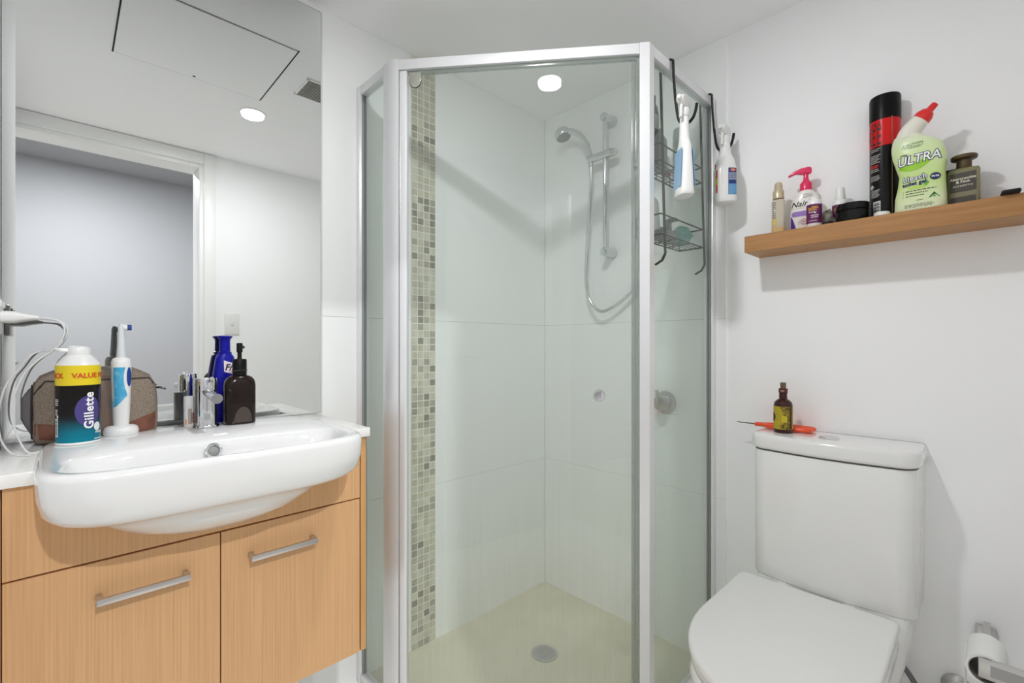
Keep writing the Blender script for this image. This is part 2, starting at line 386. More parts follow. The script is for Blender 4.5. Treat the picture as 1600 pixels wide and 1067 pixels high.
MB().box(-.007, .007, .007, .011, -.012, .012, .002).obj('rocker', mat('rocker_white', (222, 222, 219), .3), t)
# ------------------------------------------------------------------ mirror, vanity, basin
t = thing('wall_mirror', 'large frameless wall mirror above the vanity', 'mirror', (0, YL, .877))
MB().box(-.0935, .5610, -.0045, -.0035, 0, 1.216).obj('mirror_face', MIRROR, t, 0)
MB().box(-.0935, .5610, -.0034, -.0004, 0, 1.216).box(.5612, .5662, -.0052, 0, 0, 1.2175).box(-.0935, .5612, -.0052, 0, 1.2162, 1.2195).obj('polished_edge', mat('mirror_edge', (214, 218, 216), .2), t, 0)
BK = .0015
t = thing('vanity_cabinet', 'wall-hung oak laminate vanity cabinet under the white basin', 'cabinet', (0, 1.10, .314))
MB().box(.5345, .549, .0005, .325, 0, .536, .0008, 1).obj('end_panel', WOODSIDE, t, 30)
MB().box(-.0885, -.0745, .0205, .325, 0, .536, .0008, 1).obj('end_panel', WOODSIDE, t, 30)
MB().box(-.0745, .5345, .021, .30, .004, .37).obj('carcass', mat('carcass_dark', (46, 30, 20), .8), t, 0)
fz = [(-.072, .700), (.5315, .700), (.5315, .8515), (.466, .8515), (.455, .815), (.42, .79), (.40, .775), (.36, .757), (.31, .742), (.14, .742), (.09, .757), (.05, .775), (.03, .79), (-.002, .815), (-.014, .8515), (-.072, .8515)]
MB().prism([(x, z-.314) for x, z in fz], -.0185, 0, M=Matrix.Rotation(PI/2, 4, 'X')).obj('fascia_panel', WOODV, t, 30)
def vdoor(x0, x1, hx0, hx1):
    dd = MB().box(x0, x1, 0, .0185, 0, .3825, .0008, 1).obj('cabinet_door', WOODV, t, 30)
    z = .3205
    hb = MB().box(hx0, hx1, -.030, -.021, z-.0055, z+.0055, .0012)
    hb.box(hx0, hx0+.009, -.023, .0, z-.0055, z+.0055, .0012).box(hx1-.009, hx1, -.023, .0, z-.0055, z+.0055, .0012)
    hb.obj('bar_handle', SATIN, dd, label='square satin bar handle')
vdoor(-.072, .2295, .039, .175); vdoor(.2315, .5315, .281, .418)
# worktop with a notch the basin drops into
BX0, BX1, BYF, BYB = -.036, .489, .932, 1.366
tag(MB().prism([(-.0935, 1.088), (BX0+.004, 1.088), (BX0+.004, BYB-.004), (BX1-.004, BYB-.004), (BX1-.004, 1.088), (.553, 1.088), (.553, 1.4255), (-.0935, 1.4255)], .8515, .8745, .0025).obj('countertop', STONE), 'thin white stone countertop around the basin and against the mirror', 'countertop')
def bring(z, x0, x1, yf, yb, p, n=72):
    return sell(z, (x0+x1)/2, (yf+yb)/2, (x1-x0)/2, (yb-yf)/2, p, n)
t = thing('wash_basin', 'white ceramic semi-recessed basin projecting from the oak vanity', 'basin', (0, 0, 0))
R = [bring(.778, .20, .25, 1.035, 1.06, 2), bring(.779, .11, .34, 1.01, 1.085, 2.6), bring(.790, .055, .395, .992, 1.105, 3), bring(.82, .026, .428, .979, 1.118, 3.4),
     bring(.86, .007, .449, .966, 1.124, 3.8), bring(.877, -.001, .458, .960, 1.127, 4), bring(.8845, -.009, .466, .953, 1.133, 4.4),
     bring(.8862, -.019, .475, .944, 1.352, 5.4), bring(.8858, -.027, .481, .939, 1.361, 5.8), bring(.883, -.033, .486, .934, 1.365, 6), bring(.874, BX0, BX1, .932, BYB, 6),
     bring(.84, -.034, .487, .933, BYB, 6), bring(.815, -.029, .482, .936, BYB-.003, 5.6), bring(.803, -.021, .474, .942, BYB-.006, 5), bring(.796, -.010, .463, .951, BYB-.012, 4.6), bring(.7935, .003, .450, .962, BYB-.02, 4.2),
     bring(.7925, .012, .440, .972, BYB-.03, 3.6), bring(.775, .032, .418, .982, BYB-.05, 3.2), bring(.750, .07, .378, 1.0, BYB-.08, 3), bring(.731, .12, .328, 1.03, BYB-.12, 2.8), bring(.724, .18, .27, 1.08, BYB-.18, 2.4)]
MB().rings(R).obj('bowl', CER, t, 55)
Mo = Matrix.Translation((.222, 1.1205, .862)) @ Matrix.Rotation(math.radians(78), 4, 'X')
MB().lathe([(.0155, -.003), (.0155, .002), (.013, .0042), (.0105, .004), (.0105, -.003)], 32, M=Mo).obj('overflow_ring', CHROME, t)
MB().lathe([(.0103, -.001), (.0103, .0018), (.006, .003), (.0, .0034)], 24, M=Mo).obj('overflow_insert', mat('overflow_grey', (150, 150, 148), .5), t)
MB().lathe([(.024, 0), (.024, .003), (.02, .0045), (0, .005)], 28, .235, 1.047, .7795).obj('drain', CHROME, t)
LEDGE = .8862
# basin mixer
t = thing('basin_mixer', 'chrome pin-lever basin mixer tap on the basin ledge', 'tap', (.2435, 1.305, LEDGE))
MB().lathe([(.027, 0), (.027, .004), (.0255, .006), (.0225, .0065), (.0222, .086)], 40, c1=False).obj('body', CHROME, t)
MB().lathe([(.0212, .086), (.0212, .088), (.0222, .0885), (.0222, .114), (.0212, .116), (0, .1165)], 40, c0=False).obj('cap', CHROME, t)
MB().tube([(0, -.016, .103), (.002, -.050, .117)], .0046, 16).obj('lever', CHROME, t)
MB().tube([(0, -.01, .084), (-.003, -.125, .077)], .0112, 24).obj('spout', CHROME, t)
# ------------------------------------------------------------------ things on the vanity
# shaving foam can
FX, FY = .020, 1.268
t = thing('shaving_foam_can', 'shaving foam can with yellow top band and black to teal body', 'can', (FX, FY, LEDGE))
r = .0335
MB().lathe([(r-.001, 0), (r+.0006, .001), (r+.0006, .004), (r, .005)], 48).obj('base_rim', PLAST, t)
MB().lathe([(r, .005), (r, .118)], 48, c0=False, c1=False).obj('printed_body', grad_z('can_print', [(.0, (0, 128, 150)), (.024, (10, 112, 134)), (.05, (30, 42, 48)), (.06, (26, 21, 20)), (.12, (22, 18, 17))], .3, 0, spec=.22), t)
MB().lathe([(r+.0004, .116), (r+.0004, .155)], 48, c0=False, c1=False).obj('yellow_band', mat('band_yellow', (232, 206, 30), .35), t)
MB().lathe([(r+.0003, .155), (r-.001, .158), (.022, .172), (.019, .175)], 48, c0=False).obj('shoulder', PLAST, t)
cp = MB().lathe([(.0185, .175), (.0185, .187), (.016, .191), (.006, .193), (0, .193)], 32)
cp.loft([(.182, -.016, -.004, .012, .007, 3), (.186, -.022, -.004, .014, .006, 3), (.189, -.024, -.004, .012, .005, 3)], 20)
cp.obj('actuator_cap', PLAST, t)
A0 = math.radians(-2)
F = cyl(r+.0012, A0)
text(MB(), F, 'VALUE PACK', .0135, .030, .1345, .0004).obj('red_lettering', mat('print_red', (212, 78, 26), .5), t, 0, fix=False, kind='stuff')
text(MB(), F, 'VALUE PACK', .0135, -.0615, .1345, .0004).obj('red_lettering', mat('print_red2', (212, 78, 26), .5), t, 0, fix=False, kind='stuff')
F = cyl(r+.0004, A0); mb = MB()
blob(mb, F, .016, .065, .021, .03)
mb.poly(F, [(.022, .09), (.040, .108), (.040, .085), (.03, .07)])
mb.obj('violet_disc', mat('print_violet', (72, 62, 128), .4), t, 0, fix=False, kind='stuff')
F2 = cyl(r+.0009, A0)
text(MB(), F2, 'Gillette', .0218, .0175, .066, .0006, rot=PI/2, space=1.08).obj('white_lettering', mat('print_white', (240, 240, 240), .5), t, 0, fix=False, kind='stuff')
mb = MB().patch(F2, -.043, -.0335, .017, .052, 4)
fine(mb, F2, -.043, -.032, .088, 4, .0034, .0018, 3); fine(mb, F2, -.043, -.034, .068, 4, .003, .0016, 4)
mb.patch(F2, -.037, -.033, .0535, .0585, 2); mb.patch(F2, .026, .042, .008, .0098, 4)
blob(mb, F2, .032, .033, .007, .0085)
text(mb, F2, 'FOAM', .0055, .036, .0215, .0003)
mb.obj('white_print', mat('print_white2', (232, 232, 232), .5), t, 0, fix=False, kind='stuff')
mb = MB(); F3 = cyl(r+.0014, A0)
for k in range(14): mb.poly(F3, [(-.042, .019+k*.0023), (-.035, .019+k*.0023), (-.035, .0198+k*.0023+(k % 3)*.0003), (-.042, .0198+k*.0023+(k % 3)*.0003)])
mb.obj('barcode', mat('print_black', (20, 20, 20), .5), t, 0, fix=False, kind='stuff')
# electric toothbrush on its charger
t = thing('toothbrush_charger', 'round white charging base under the blue electric toothbrush', 'charger', (.089, 1.322, LEDGE))
MB().loft([(0, 0, 0, .0285, .024, 2.3), (.003, 0, 0, .030, .0255, 2.3), (.009, 0, 0, .0305, .026, 2.3), (.016, 0, 0, .028, .0235, 2.3), (.0195, 0, 0, .022, .018, 2.3), (.0205, 0, 0, .016, .013, 2.3)], 40).obj('base', PLAST, t, 60)
t = thing('electric_toothbrush', 'upright electric toothbrush with blue and white handle on its charger', 'toothbrush', (.089, 1.322, LEDGE+.0206))
hs = [(0, 0, 0, .0135, .0135, 2.3), (.02, 0, 0, .0145, .0145, 2.3), (.07, 0, 0, .0165, .016, 2.3), (.115, 0, 0, .0175, .0165, 2.3), (.137, 0, 0, .0175, .0165, 2.3), (.144, 0, 0, .015, .014, 2.2), (.147, 0, 0, .010, .010, 2)]
MB().loft(hs, 36).obj('handle', PLAST, t, 60)
Fh = on_loft(hs, .0004)
mb = MB(); n = 16
def wave(z): return max(-.0168, min(.0168, (-.0145 + (z-.035)/.03*.0245) if z < .065 else (.010 - .007*math.sin((z-.065)/.065*PI/1.15))))
rows = [.036+.09*k/n for k in range(n+1)]
for a, b in zip(rows, rows[1:]):
    for k in range(6):
        fa = lambda q, z: -.0165+(wave(z)+.0165)*q/6
        mb.poly(Fh, [(fa(k, a), a), (fa(k+1, a), a), (fa(k+1, b), b), (fa(k, b), b)])
mb.obj('blue_grip', mat('brush_blue', (70, 170, 214), .3, vary=((150, 205, 228), 60, (1, 1, 1), .5, .8)), t, 40, fix=False)
mb = blob(MB(), Fh, .0125, .105, .0042, .021)
mb.obj('navy_button', mat('brush_navy', (30, 62, 150), .3), t, 40, fix=False)
MB().tube([(0, 0, .147), (0, 0, .152), (0, 0, .17), (0, 0, .2), (0, 0, .214), (.002, 0, .2205)], [.0085, .0085, .0072, .0058, .0055, .0045], 18).obj('brush_neck', mat('neck_white', (220, 224, 226), .3), t)
bh = MB(); Mh = Matrix.Translation((.003, 0, .2125)) @ Matrix.Rotation(PI/2, 4, 'Y')
MB().lathe([(.0068, 0), (.0068, .007)], 20, M=Mh).obj('brush_head', PLAST, t)
MB().lathe([(.0062, .007), (.006, .0145)], 20, M=Mh).obj('bristles', mat('bristle_blue', (34, 66, 140), .6), t)
# toiletry bag leaning on the mirror
t = thing('toiletry_bag', 'brown woven toiletry bag with leather corners leaning against the mirror', 'bag', (0, 0, .8748))
BAG = mat('bag_canvas', (150, 136, 121), .9, bump=(900, .5), vary=((122, 108, 95), 400, (1, 1, 1), .4, .65))
LEA = mat('bag_leather', (126, 78, 60), .42, bump=(120, .3), vary=((96, 57, 45), 30, (1, 1, 1), .4, .7))
def bagsec(x, top, bot, yf, yb, n=36):   # rounded-top cross-section in y,z
    out = []
    for j in range(n):
        a = 2*PI*j/n; c, s_ = math.cos(a), math.sin(a); p = 2.6 if s_ > 0 else 5
        out.append((x, (yf+yb)/2+(yb-yf)/2*math.copysign(abs(c)**(2/p), c), (top+bot)/2+(top-bot)/2*math.copysign(abs(s_)**(2/p), s_)))
    return out
BS = [(-.046, .125, .012, 1.338, 1.410), (-.040, .138, .004, 1.332, 1.415), (-.02, .149, .0015, 1.328, 1.417), (.02, .155, .001, 1.326, 1.418), (.07, .156, .001, 1.325, 1.418), (.12, .152, .001, 1.327, 1.418), (.142, .139, .002, 1.333, 1.417), (.153, .118, .006, 1.341, 1.413), (.156, .10, .016, 1.352, 1.406)]
MB().rings([bagsec(*q) for q in BS]).obj('canvas_body', BAG, t, 60)
def bagfront(x, z, off=.0012):
    for i in range(len(BS)-1):
        if BS[i][0] <= x <= BS[i+1][0]:
            u = (x-BS[i][0])/(BS[i+1][0]-BS[i][0]); q = [a+(b-a)*u for a, b in zip(BS[i], BS[i+1])]; break
    else: q = BS[0] if x < BS[0][0] else BS[-1]
    _, top, bot, yf, yb = q; zc = (top+bot)/2; v = max(-.9999, min(.9999, (z-zc)/((top-bot)/2))); p = 2.6 if v > 0 else 5
    return (x, (yf+yb)/2-(yb-yf)/2*(1-abs(v)**p)**(1/p)-off, z)
for (xa, xb, za, zb) in ((-.044, .035, .048, .036), (.098, .1545, .034, .056)):
    n = 10; mb = MB(); b0 = .004
    f_ = lambda tt, kk: b0+(tt-b0)*kk/4
    mb.add([bagfront(xa+(xb-xa)*i/n, f_(za+(zb-za)*i/n, k)) for k in range(5) for i in range(n+1)], [(k*(n+1)+i, k*(n+1)+i+1, (k+1)*(n+1)+i+1, (k+1)*(n+1)+i) for k in range(4) for i in range(n)])
    mb.obj('leather_corner', LEA, t, 40, fix=False)
MB().patch(bagfront, .046, .078, .004, .140, 3, 12).obj('leather_strap', mat('bag_strap', (116, 96, 84), .6, bump=(160, .3)), t, 40, fix=False)
MB().tube([bagfront(-.045+.2*k/24, (.118 if k in (0, 24) else .132)-(.012 if k < 2 or k > 22 else 0), .0015) for k in range(25)], .0016, 8).obj('zip', mat('zip_dark', (52, 46, 42), .5), t)
# the gusset end and its zip towards the side wall
mb = MB().rings([bagsec(-.0465, .12, .016, 1.345, 1.405), bagsec(-.058, .108, .04, 1.352, 1.40), bagsec(-.064, .095, .055, 1.36, 1.395)])
mb.obj('end_gusset', mat('gusset_grey', (118, 113, 116), .6), t, 50)
MB().tube([(-.0475, 1.372+.034*math.cos(a), .068+.055*math.sin(a)) for a in [2*PI*k/28 for k in range(29)]], .0022, 8).obj('end_zip', mat('zip_black', (40, 38, 38), .4), t)
MB().tube([(.152, 1.352, .108), (.160, 1.348, .108), (.168, 1.345, .105), (.170, 1.345, .103)], .0024, 8).obj('zip_pull', mat('pull_dark', (66, 64, 62), .3, metal=.8), t)
# small white bottle behind the tap
t = thing('small_label_bottle', 'tiny white-capped bottle with orange and red label left of the tap', 'bottle', (.2185, 1.350, LEDGE))
MB().lathe([(.0125, 0), (.0125, .045)], 28).obj('body', PLAST, t)
MB().lathe([(.0128, .045), (.0128, .068), (.0115, .071), (0, .0715)], 28).obj('cap', PLAST, t)
F = cyl(.0128)
MB().patch(F, -.006, .002, .006, .042, 3).obj('grey_panel', mat('lab_grey', (176, 172, 168), .5), t, 0, fix=False)
MB().poly(cyl(.0131), [(-.012, .004), (-.003, .004), (-.003, .012), (-.012, .018)]).obj('orange_patch', mat('lab_orange', (236, 138, 46), .5), t, 0, fix=False)
mb = MB(); fine(mb, cyl(.0132), .0005, .0095, .030, 7, .0036, .0024, 64); mb.obj('red_lettering', mat('lab_red', (150, 44, 34), .5), t, 0, fix=False, kind='stuff')
# blue lotion bottle
t = thing('blue_lotion_bottle', 'tall cobalt blue bottle with flared cap behind the brown dispenser', 'bottle', (.302, 1.396, .8748))
BLU = mat('cobalt_plastic', (16, 18, 156), .3, spec=.3)
bs = [(0, 0, 0, .0265, .020, 3), (.004, 0, 0, .028, .0215, 3), (.125, 0, 0, .028, .0215, 3), (.155, 0, 0, .024, .018, 2.6), (.176, 0, 0, .0205, .016, 2.4), (.183, 0, 0, .0155, .0145, 2.2)]
MB().loft(bs, 40).obj('body', BLU, t, 60)
MB().lathe([(.0155, .183), (.0155, .188), (.0125, .190), (.012, .215), (.0128, .222), (.0172, .2265), (.0172, .2295), (.012, .231), (0, .231)], 32).obj('flared_cap', BLU, t)
Fb = on_loft(bs, .0005)
MB().patch(lambda x, z: Fb(x, z-.35*(x-.004)), -.006, .020, .134, .163, 8, 4).obj('logo_sticker', mat('sticker_pink', (240, 222, 230), .5), t, 0, fix=False)
mb = MB(); Fb2 = on_loft(bs, .0011); text(mb, Fb2, 'F/:', .022, .006, .148, .0007, .25)
mb.obj('logo_mark', mat('sticker_navy', (30, 22, 66), .5), t, 0, fix=False, kind='stuff')
# brown pump dispenser
t = thing('soap_dispenser', 'dark brown pump soap dispenser right of the tap', 'dispenser', (.3145, 1.306, LEDGE))
bs = [(0, 0, 0, .032, .020, 3.2), (.003, 0, 0, .0345, .0225, 3.2), (.096, 0, 0, .0345, .0225, 3.2), (.107, 0, 0, .0325, .0205, 3), (.115, 0, 0, .027, .018, 2.6), (.120, 0, 0, .0165, .015, 2.2)]
DB = mat('dark_brown_plastic', (30, 18, 14), .16, spec=.3)
MB().loft(bs, 44).obj('bottle', DB, t, 60)
blob(MB(), on_loft(bs, .0005), .003, .005, .020, .038, 0, PI).obj('arched_label', mat('arch_label', (66, 56, 50), .5, vary=((84, 74, 66), 300, (1, 1, 1), .5, .7)), t, 0, fix=False)
MB().lathe([(.0158, .120), (.0158, .157), (.0145, .160), (.006, .1605), (.0055, .163)], 32, c1=False).obj('collar', mat('collar_black', (17, 15, 15), .35, spec=.2), t)
MB().lathe([(.0048, .160), (.0048, .176), (.0068, .178), (.0068, .197), (.006, .200), (0, .2005)], 24).obj('pump', mat('pump_black', (18, 16, 16), .3, spec=.25), t)
MB().tube([(0, 0, .192), (.006, .010, .193), (.014, .022, .189)], .0035, 10).obj('nozzle', mat('nozzle_black', (18, 16, 16), .3, spec=.25), t)
MB().tube([(0.0165*math.cos(a), .0165*math.sin(a), .132+.001*math.sin(3*a)) for a in [2*PI*k/20 for k in range(21)]], .001, 6).obj('collar_ring', mat('ring_dark', (60, 56, 54), .3), t)

# power outlet on the side wall, with two plugs
t = thing('power_outlet', 'white double power outlet on the wall at the left of the vanity', 'outlet', (-.095, 1.295, 1.135))
MB().box(0, .009, -.055, .055, -.034, .034, .003).obj('outlet_plate', PLAST, t)
for y in (-.028, .028): MB().box(.0088, .0125, y-.007, y+.007, .016, .028, .0015).obj('rocker', mat('rocker', (222, 222, 220), .3), t)
wire = mat('cord_white', (218, 218, 218), .4)
def plug(y, z, pts, label):
    t = thing('charger_plug', label, 'plug', (-.0858, y, z), group='plugs in the power outlet')
    MB().loft([(0, 0, 0, .011, .012, 3), (.018, 0, 0, .011, .012, 3), (.024, 0, 0, .0085, .009, 2.6), (.042, 0, 0, .0045, .0045, 2), (.050, 0, 0, .0030, .003, 2)], 24, M=Matrix.Rotation(PI/2, 4, 'Y')).obj('plug_body', PLAST, t, 60)
    MB().tube([(a+.0858, b-y, c-z) for a, b, c in catmull(pts, 8)], .0017, 8).obj('cord', wire, t)
plug(1.285, 1.134, [(-.040, 1.285, 1.134), (-.012, 1.285, 1.130), (.0, 1.28, 1.112), (-.01, 1.28, 1.078), (-.038, 1.285, 1.050), (-.058, 1.285, 1.02), (-.072, 1.28, .965), (-.068, 1.28, .925), (-.052, 1.275, .8785), (-.03, 1.268, .8768)], 'white plug in the front socket with a looping cord')
plug(1.325, 1.134, [(-.040, 1.325, 1.134), (-.005, 1.322, 1.128), (.004, 1.318, 1.105), (-.012, 1.32, 1.075), (-.045, 1.318, 1.063), (-.066, 1.315, 1.03), (-.082, 1.31, 1.0), (-.090, 1.31, .95), (-.087, 1.30, .905), (-.07, 1.262, .8795), (-.046, 1.235, .8768)], 'white plug in the rear socket with a looping cord')

# ------------------------------------------------------------------ shower screen
ux, uy = .640, -.768          # along the door, left to right
nx, ny = .768, .640           # into the shower
A = (.68, 1.218); ZTOP = 1.911
DL = .7370
def D(u, n_): return (A[0]+ux*u+nx*n_, A[1]+uy*u+ny*n_)
MD = Matrix(((ux, nx, 0, A[0]), (uy, ny, 0, A[1]), (0, 0, 1, 0), (0, 0, 0, 1)))   # local x along door, y inwards
SC = thing('shower_screen', 'corner shower screen with angled glass door and silver frame', 'shower screen', (0, 0, 0))
# posts: plan polygons turning the two corners
MB().prism([D(0, 0), D(.0265, 0), D(.0265, .028), (A[0]+.03, A[1]+.036), (A[0], A[1]+.036)], 0, ZTOP, .001).obj('corner_post', ALU, SC)
Bp = D(DL, 0)
MB().prism([D(DL-.0265, 0), Bp, (Bp[0]+.024, Bp[1]), (Bp[0]+.024, Bp[1]+.030), D(DL-.0265, .028)], 0, ZTOP, .001).obj('corner_post', ALU, SC)
def rail(name, z0, z1):
    MB().box(.0265, DL-.0265, .001, .027, z0, z1, .002, M=MD).obj(name, ALU, SC)
    MB().box(A[0]+.001, A[0]+.027, A[1]+.036, YL-.022, z0, z1, .002).obj(name, ALU, SC)
    MB().box(Bp[0]+.024, XR-.024, Bp[1]+.001, Bp[1]+.027, z0, z1, .002).obj(name, ALU, SC)
struct(MB().prism([(A[0]+.004, A[1]+.004), D(.01, .012), D(DL-.01, .012), (Bp[0]+.01, Bp[1]+.004), (XR, Bp[1]+.004), (XR, YL), (A[0]+.004, YL)], -.001, .0012).obj('floor_shower', SHFL, smooth=0))
rail('top_rail', ZTOP-.030, ZTOP-.0005); rail('bottom_rail', 0, .028)
MB().box(A[0]-.002, A[0]+.030, YL-.022, YL-.0003, 0, ZTOP-.001, .0015).obj('wall_channel', ALU, SC)
MB().box(XR-.024, XR-.0003, Bp[1]-.002, Bp[1]+.006, 0, ZTOP, .0015).box(XR-.014, XR-.0003, Bp[1]+.006, Bp[1]+.028, 0, ZTOP, .001).box(XR-.024, XR-.014, Bp[1]+.016, Bp[1]+.028, 0, ZTOP, .001).obj('wall_channel', ALU, SC)
MB().box(XR-.0262, XR-.024, Bp[1]+.007, Bp[1]+.018, .028, ZTOP-.03).obj('channel_seal', RUBBER, SC, 0)
MB().box(A[0]+.006, A[0]+.020, YL-.026, YL-.022, .028, ZTOP-.03).obj('channel_seal', RUBBER, SC, 0)
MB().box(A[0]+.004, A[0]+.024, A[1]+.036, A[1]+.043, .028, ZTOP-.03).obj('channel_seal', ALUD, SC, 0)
MB().box(A[0]+.011, A[0]+.015, A[1]+.043, YL-.026, .027, ZTOP-.029).obj('fixed_pane', GLASSP, SC, 0)
MB().box(Bp[0]+.024, XR-.0262, Bp[1]+.010, Bp[1]+.014, .027, ZTOP-.029).obj('fixed_pane', GLASSP, SC, 0)
# pivot door
dr = MB().box(.0285, .0495, .004, .024, .034, ZTOP-.033, .0015, M=MD).obj('door_stile', ALU, SC, label='white silver hinge stile of the door')
MB().box(.0495, DL-.047, .0125, .0165, .036, ZTOP-.042, M=MD).obj('door_glass', GLASS, dr, 0)
MB().box(DL-.0465, DL-.0375, .009, .020, .036, ZTOP-.045, .001, M=MD).box(DL-.0365, DL-.0290, .006, .022, .036, ZTOP-.045, .001, M=MD).obj('seal_strip', SEAL, dr, 30)
MB().box(.052, DL-.03, .010, .019, ZTOP-.0415, ZTOP-.0315, .001, M=MD).obj('top_seal', SEAL, dr, 30)
hp = [(.0, 0), (0, -.02)] + [(.0175+.0175*math.cos(PI+PI*k/14), -.024+.0175*1.15*math.sin(PI+PI*k/14)) for k in range(15)] + [(.035, 0)]
Mh = MD @ Matrix.Translation((.056, .013, ZTOP-.037)) @ Matrix.Rotation(PI/2, 4, 'X')
MB().prism(hp, 0, .006, .0005, M=Mh).obj('pivot_plate', mat('pivot_satin', (196, 196, 186), .25, metal=.7), dr, label='semicircular pivot hinge plate')
MB().tube([tuple((Mh @ Vector((x, y, .003)))) for x, y in hp[2:-1]], .0014, 6).obj('pivot_gasket', BLACKG, dr)
kn = D(.590, .0125)
Mk = MD @ Matrix.Translation((.600, .0125, .942)) @ Matrix.Rotation(PI/2, 4, 'X')
MB().lathe([(.0085, 0), (.0085, .010), (.0155, .012), (.0165, .016), (.0165, .022), (.0145, .0245), (.012, .024), (0, .0238)], 32, M=Mk).obj('door_knob', CHROME, dr, label='round chrome door knob')

# shower fittings on the right wall
t = thing('shower_mixer', 'round wall mixer tap behind the right glass panel', 'tap', (XR, .832, .872))
MX = Matrix.Rotation(-PI/2, 4, 'Y')
MB().lathe([(.041, 0), (.041, .004), (.038, .008), (.03, .009)], 40, M=MX).obj('wall_plate', SATIN, t)
MB().lathe([(.026, .008), (.026, .045), (.023, .05), (0, .051)], 36, M=MX).obj('body', SATIN, t)
MB().tube([(-.04, 0, 0), (-.06, 0, .004), (-.075, -.006, .05)], .006, 12).obj('lever', SATIN, t)
CH2 = mat('bright_chrome', (214, 218, 218), .16, metal=.9)
t = thing('shower_rail', 'vertical chrome slide rail on the right shower wall', 'shower rail', (XR-.055, 1.058, 1.44))
MB().lathe([(.0085, 0), (.0085, .545)], 20).obj('bar', CH2, t)
for z in (.008, .535):
    MB().lathe([(.020, -.002), (.020, .012), (.016, .03), (.016, .068), (.012, .073), (0, .074)], 28, M=Matrix.Translation((.055, 0, z)) @ MX).obj('bracket', CH2, t)
sl = MB().tube([(-.004, -.035, .388), (-.004, .075, .388)], .0155, 24); sl.obj('slider', CH2, t)
MB().tube([(.0, -.032, .388), (.0, -.050, .388)], [.016, .014], 20).obj('slider_knob', CH2, t)
hx = XR-.06
t = thing('hand_shower', 'chrome hand shower with hose held on the slide rail', 'hand shower', (hx, 1.122, 1.83))
MB().tube(catmull([(0, 0, -.032), (0, .002, .0), (-.003, .018, .060), (-.010, .048, .108), (-.018, .083, .132), (-.022, .108, .137)], 6), [.0095]*6+[.0105]*6+[.0115]*6+[.012]*6+[.0125]*7, 18).obj('handle', CH2, t)
Mh = Matrix.Translation((-.026, .128, .136)) @ Matrix.Rotation(math.radians(-22), 4, 'X')
MB().lathe([(.030, -.022), (.034, -.016), (.034, -.004), (.029, .010), (.018, .019), (0, .022)], 32, M=Mh).obj('spray_head', CH2, t)
MB().lathe([(0, -.0235), (.026, -.0235), (.029, -.022)], 32, M=Mh, c0=False, c1=False).obj('spray_face', mat('spray_face', (150, 152, 150), .5), t)
hz = [(0, 0, -.03), (.004, .003, -.10), (.008, .014, -.22), (.008, .026, -.36), (.008, .030, -.48), (.008, .015, -.56), (.012, -.03, -.612), (.02, -.085, -.602), (.028, -.150, -.560), (.034, -.203, -.512)]
hp_ = catmull(hz, 14)
MB().tube(hp_, [.0064+.0006*(k % 2) for k in range(len(hp_))], 12).obj('hose', CH2, t, 60)
MB().lathe([(.024, 0), (.024, .006), (.013, .009), (.013, .04), (0, .041)], 28, M=Matrix.Translation((.06, -.207, -.500)) @ MX).obj('wall_elbow', CH2, t)
t = thing('floor_drain', 'round grated drain in the beige shower floor', 'drain', (1.21, 1.09, .0012))
MB().lathe([(.045, 0), (.045, .0025), (.038, .003)], 36).obj('rim', SATIN, t)
gm = MB()
for k in range(-5, 6):
    w_ = math.sqrt(max(.0001, .036**2-(k*.0066)**2)); gm.box(-w_, w_, k*.0066-.0018, k*.0066+.0018, .003, .0042)
gm.obj('grate', SATIN, t, 0)

# ------------------------------------------------------------------ caddy over the right panel and its contents
WIRE = mat('black_wire', (36, 34, 34), .5, spec=.25)
t = thing('shower_caddy', 'black wire shower caddy hooked over the right glass panel', 'caddy', (0, 0, 0))
YO = Bp[1]
def upright(x):
    yi = YO+.036
    MB().strap([(x, YO-.0115, 1.79), (x, YO-.006, 1.86), (x, YO-.004, ZTOP+.002), (x, YO+.002, ZTOP+.005), (x, yi-.004, ZTOP+.005), (x, yi, ZTOP-.004), (x, YO+.0325, 1.80), (x, YO+.028, 1.62), (x, YO+.0225, 1.42), (x, YO+.020, 1.352), (x, YO+.030, 1.333), (x, YO+.052, 1.322)], .009, .004).obj('strap', WIRE, t, 30)
    MB().tube(catmull([(x, YO-.0115, 1.795), (x+.001, YO-.018, 1.745), (x+.003, YO-.026, 1.724), (x+.005, YO-.043, 1.714), (x+.007, YO-.060, 1.726), (x+.008, YO-.068, 1.746), (x+.008, YO-.071, 1.764)], 5), .0042, 8).obj('front_hook', WIRE, t)
upright(1.277); upright(1.546)
def basket(z0, hgt, yb, yf):
    b = MB(); x0, x1 = 1.274, 1.556
    for z in (z0, z0+hgt): b.tube([(x0, yb, z), (x1, yb, z), (x1, yf, z), (x0, yf, z), (x0, yb, z)], .0024, 6)
    b.tube([(x0, yf, z0+hgt*.5), (x1, yf, z0+hgt*.5)], .0018, 6)
    for k in range(7): b.tube([(x0+(x1-x0)*k/6, yf, z0+hgt), (x0+(x1-x0)*k/6, yf, z0)], .0016, 5)
    for k in range(6): y = yb+(yf-yb)*k/5; b.tube([(x0, y, z0), (x1, y, z0)], .0012, 5)
    for k in range(4): x = x0+(x1-x0)*k/3; b.tube([(x, yb, z0-.002), (x, yf, z0-.002)], .0016, 5)
    b.obj('wire_basket', WIRE, t, 40)
basket(1.632, .05, YO+.036, YO+.125); basket(1.412, .06, YO+.032, YO+.115)
def bottle(name, label, cat, loc, rz, secs, m, n=32, group=None):
    t = thing(name, label, cat, loc, rz, group); MB().loft(secs, n).obj('body', m, t, 60); return t
yi = YO+.082
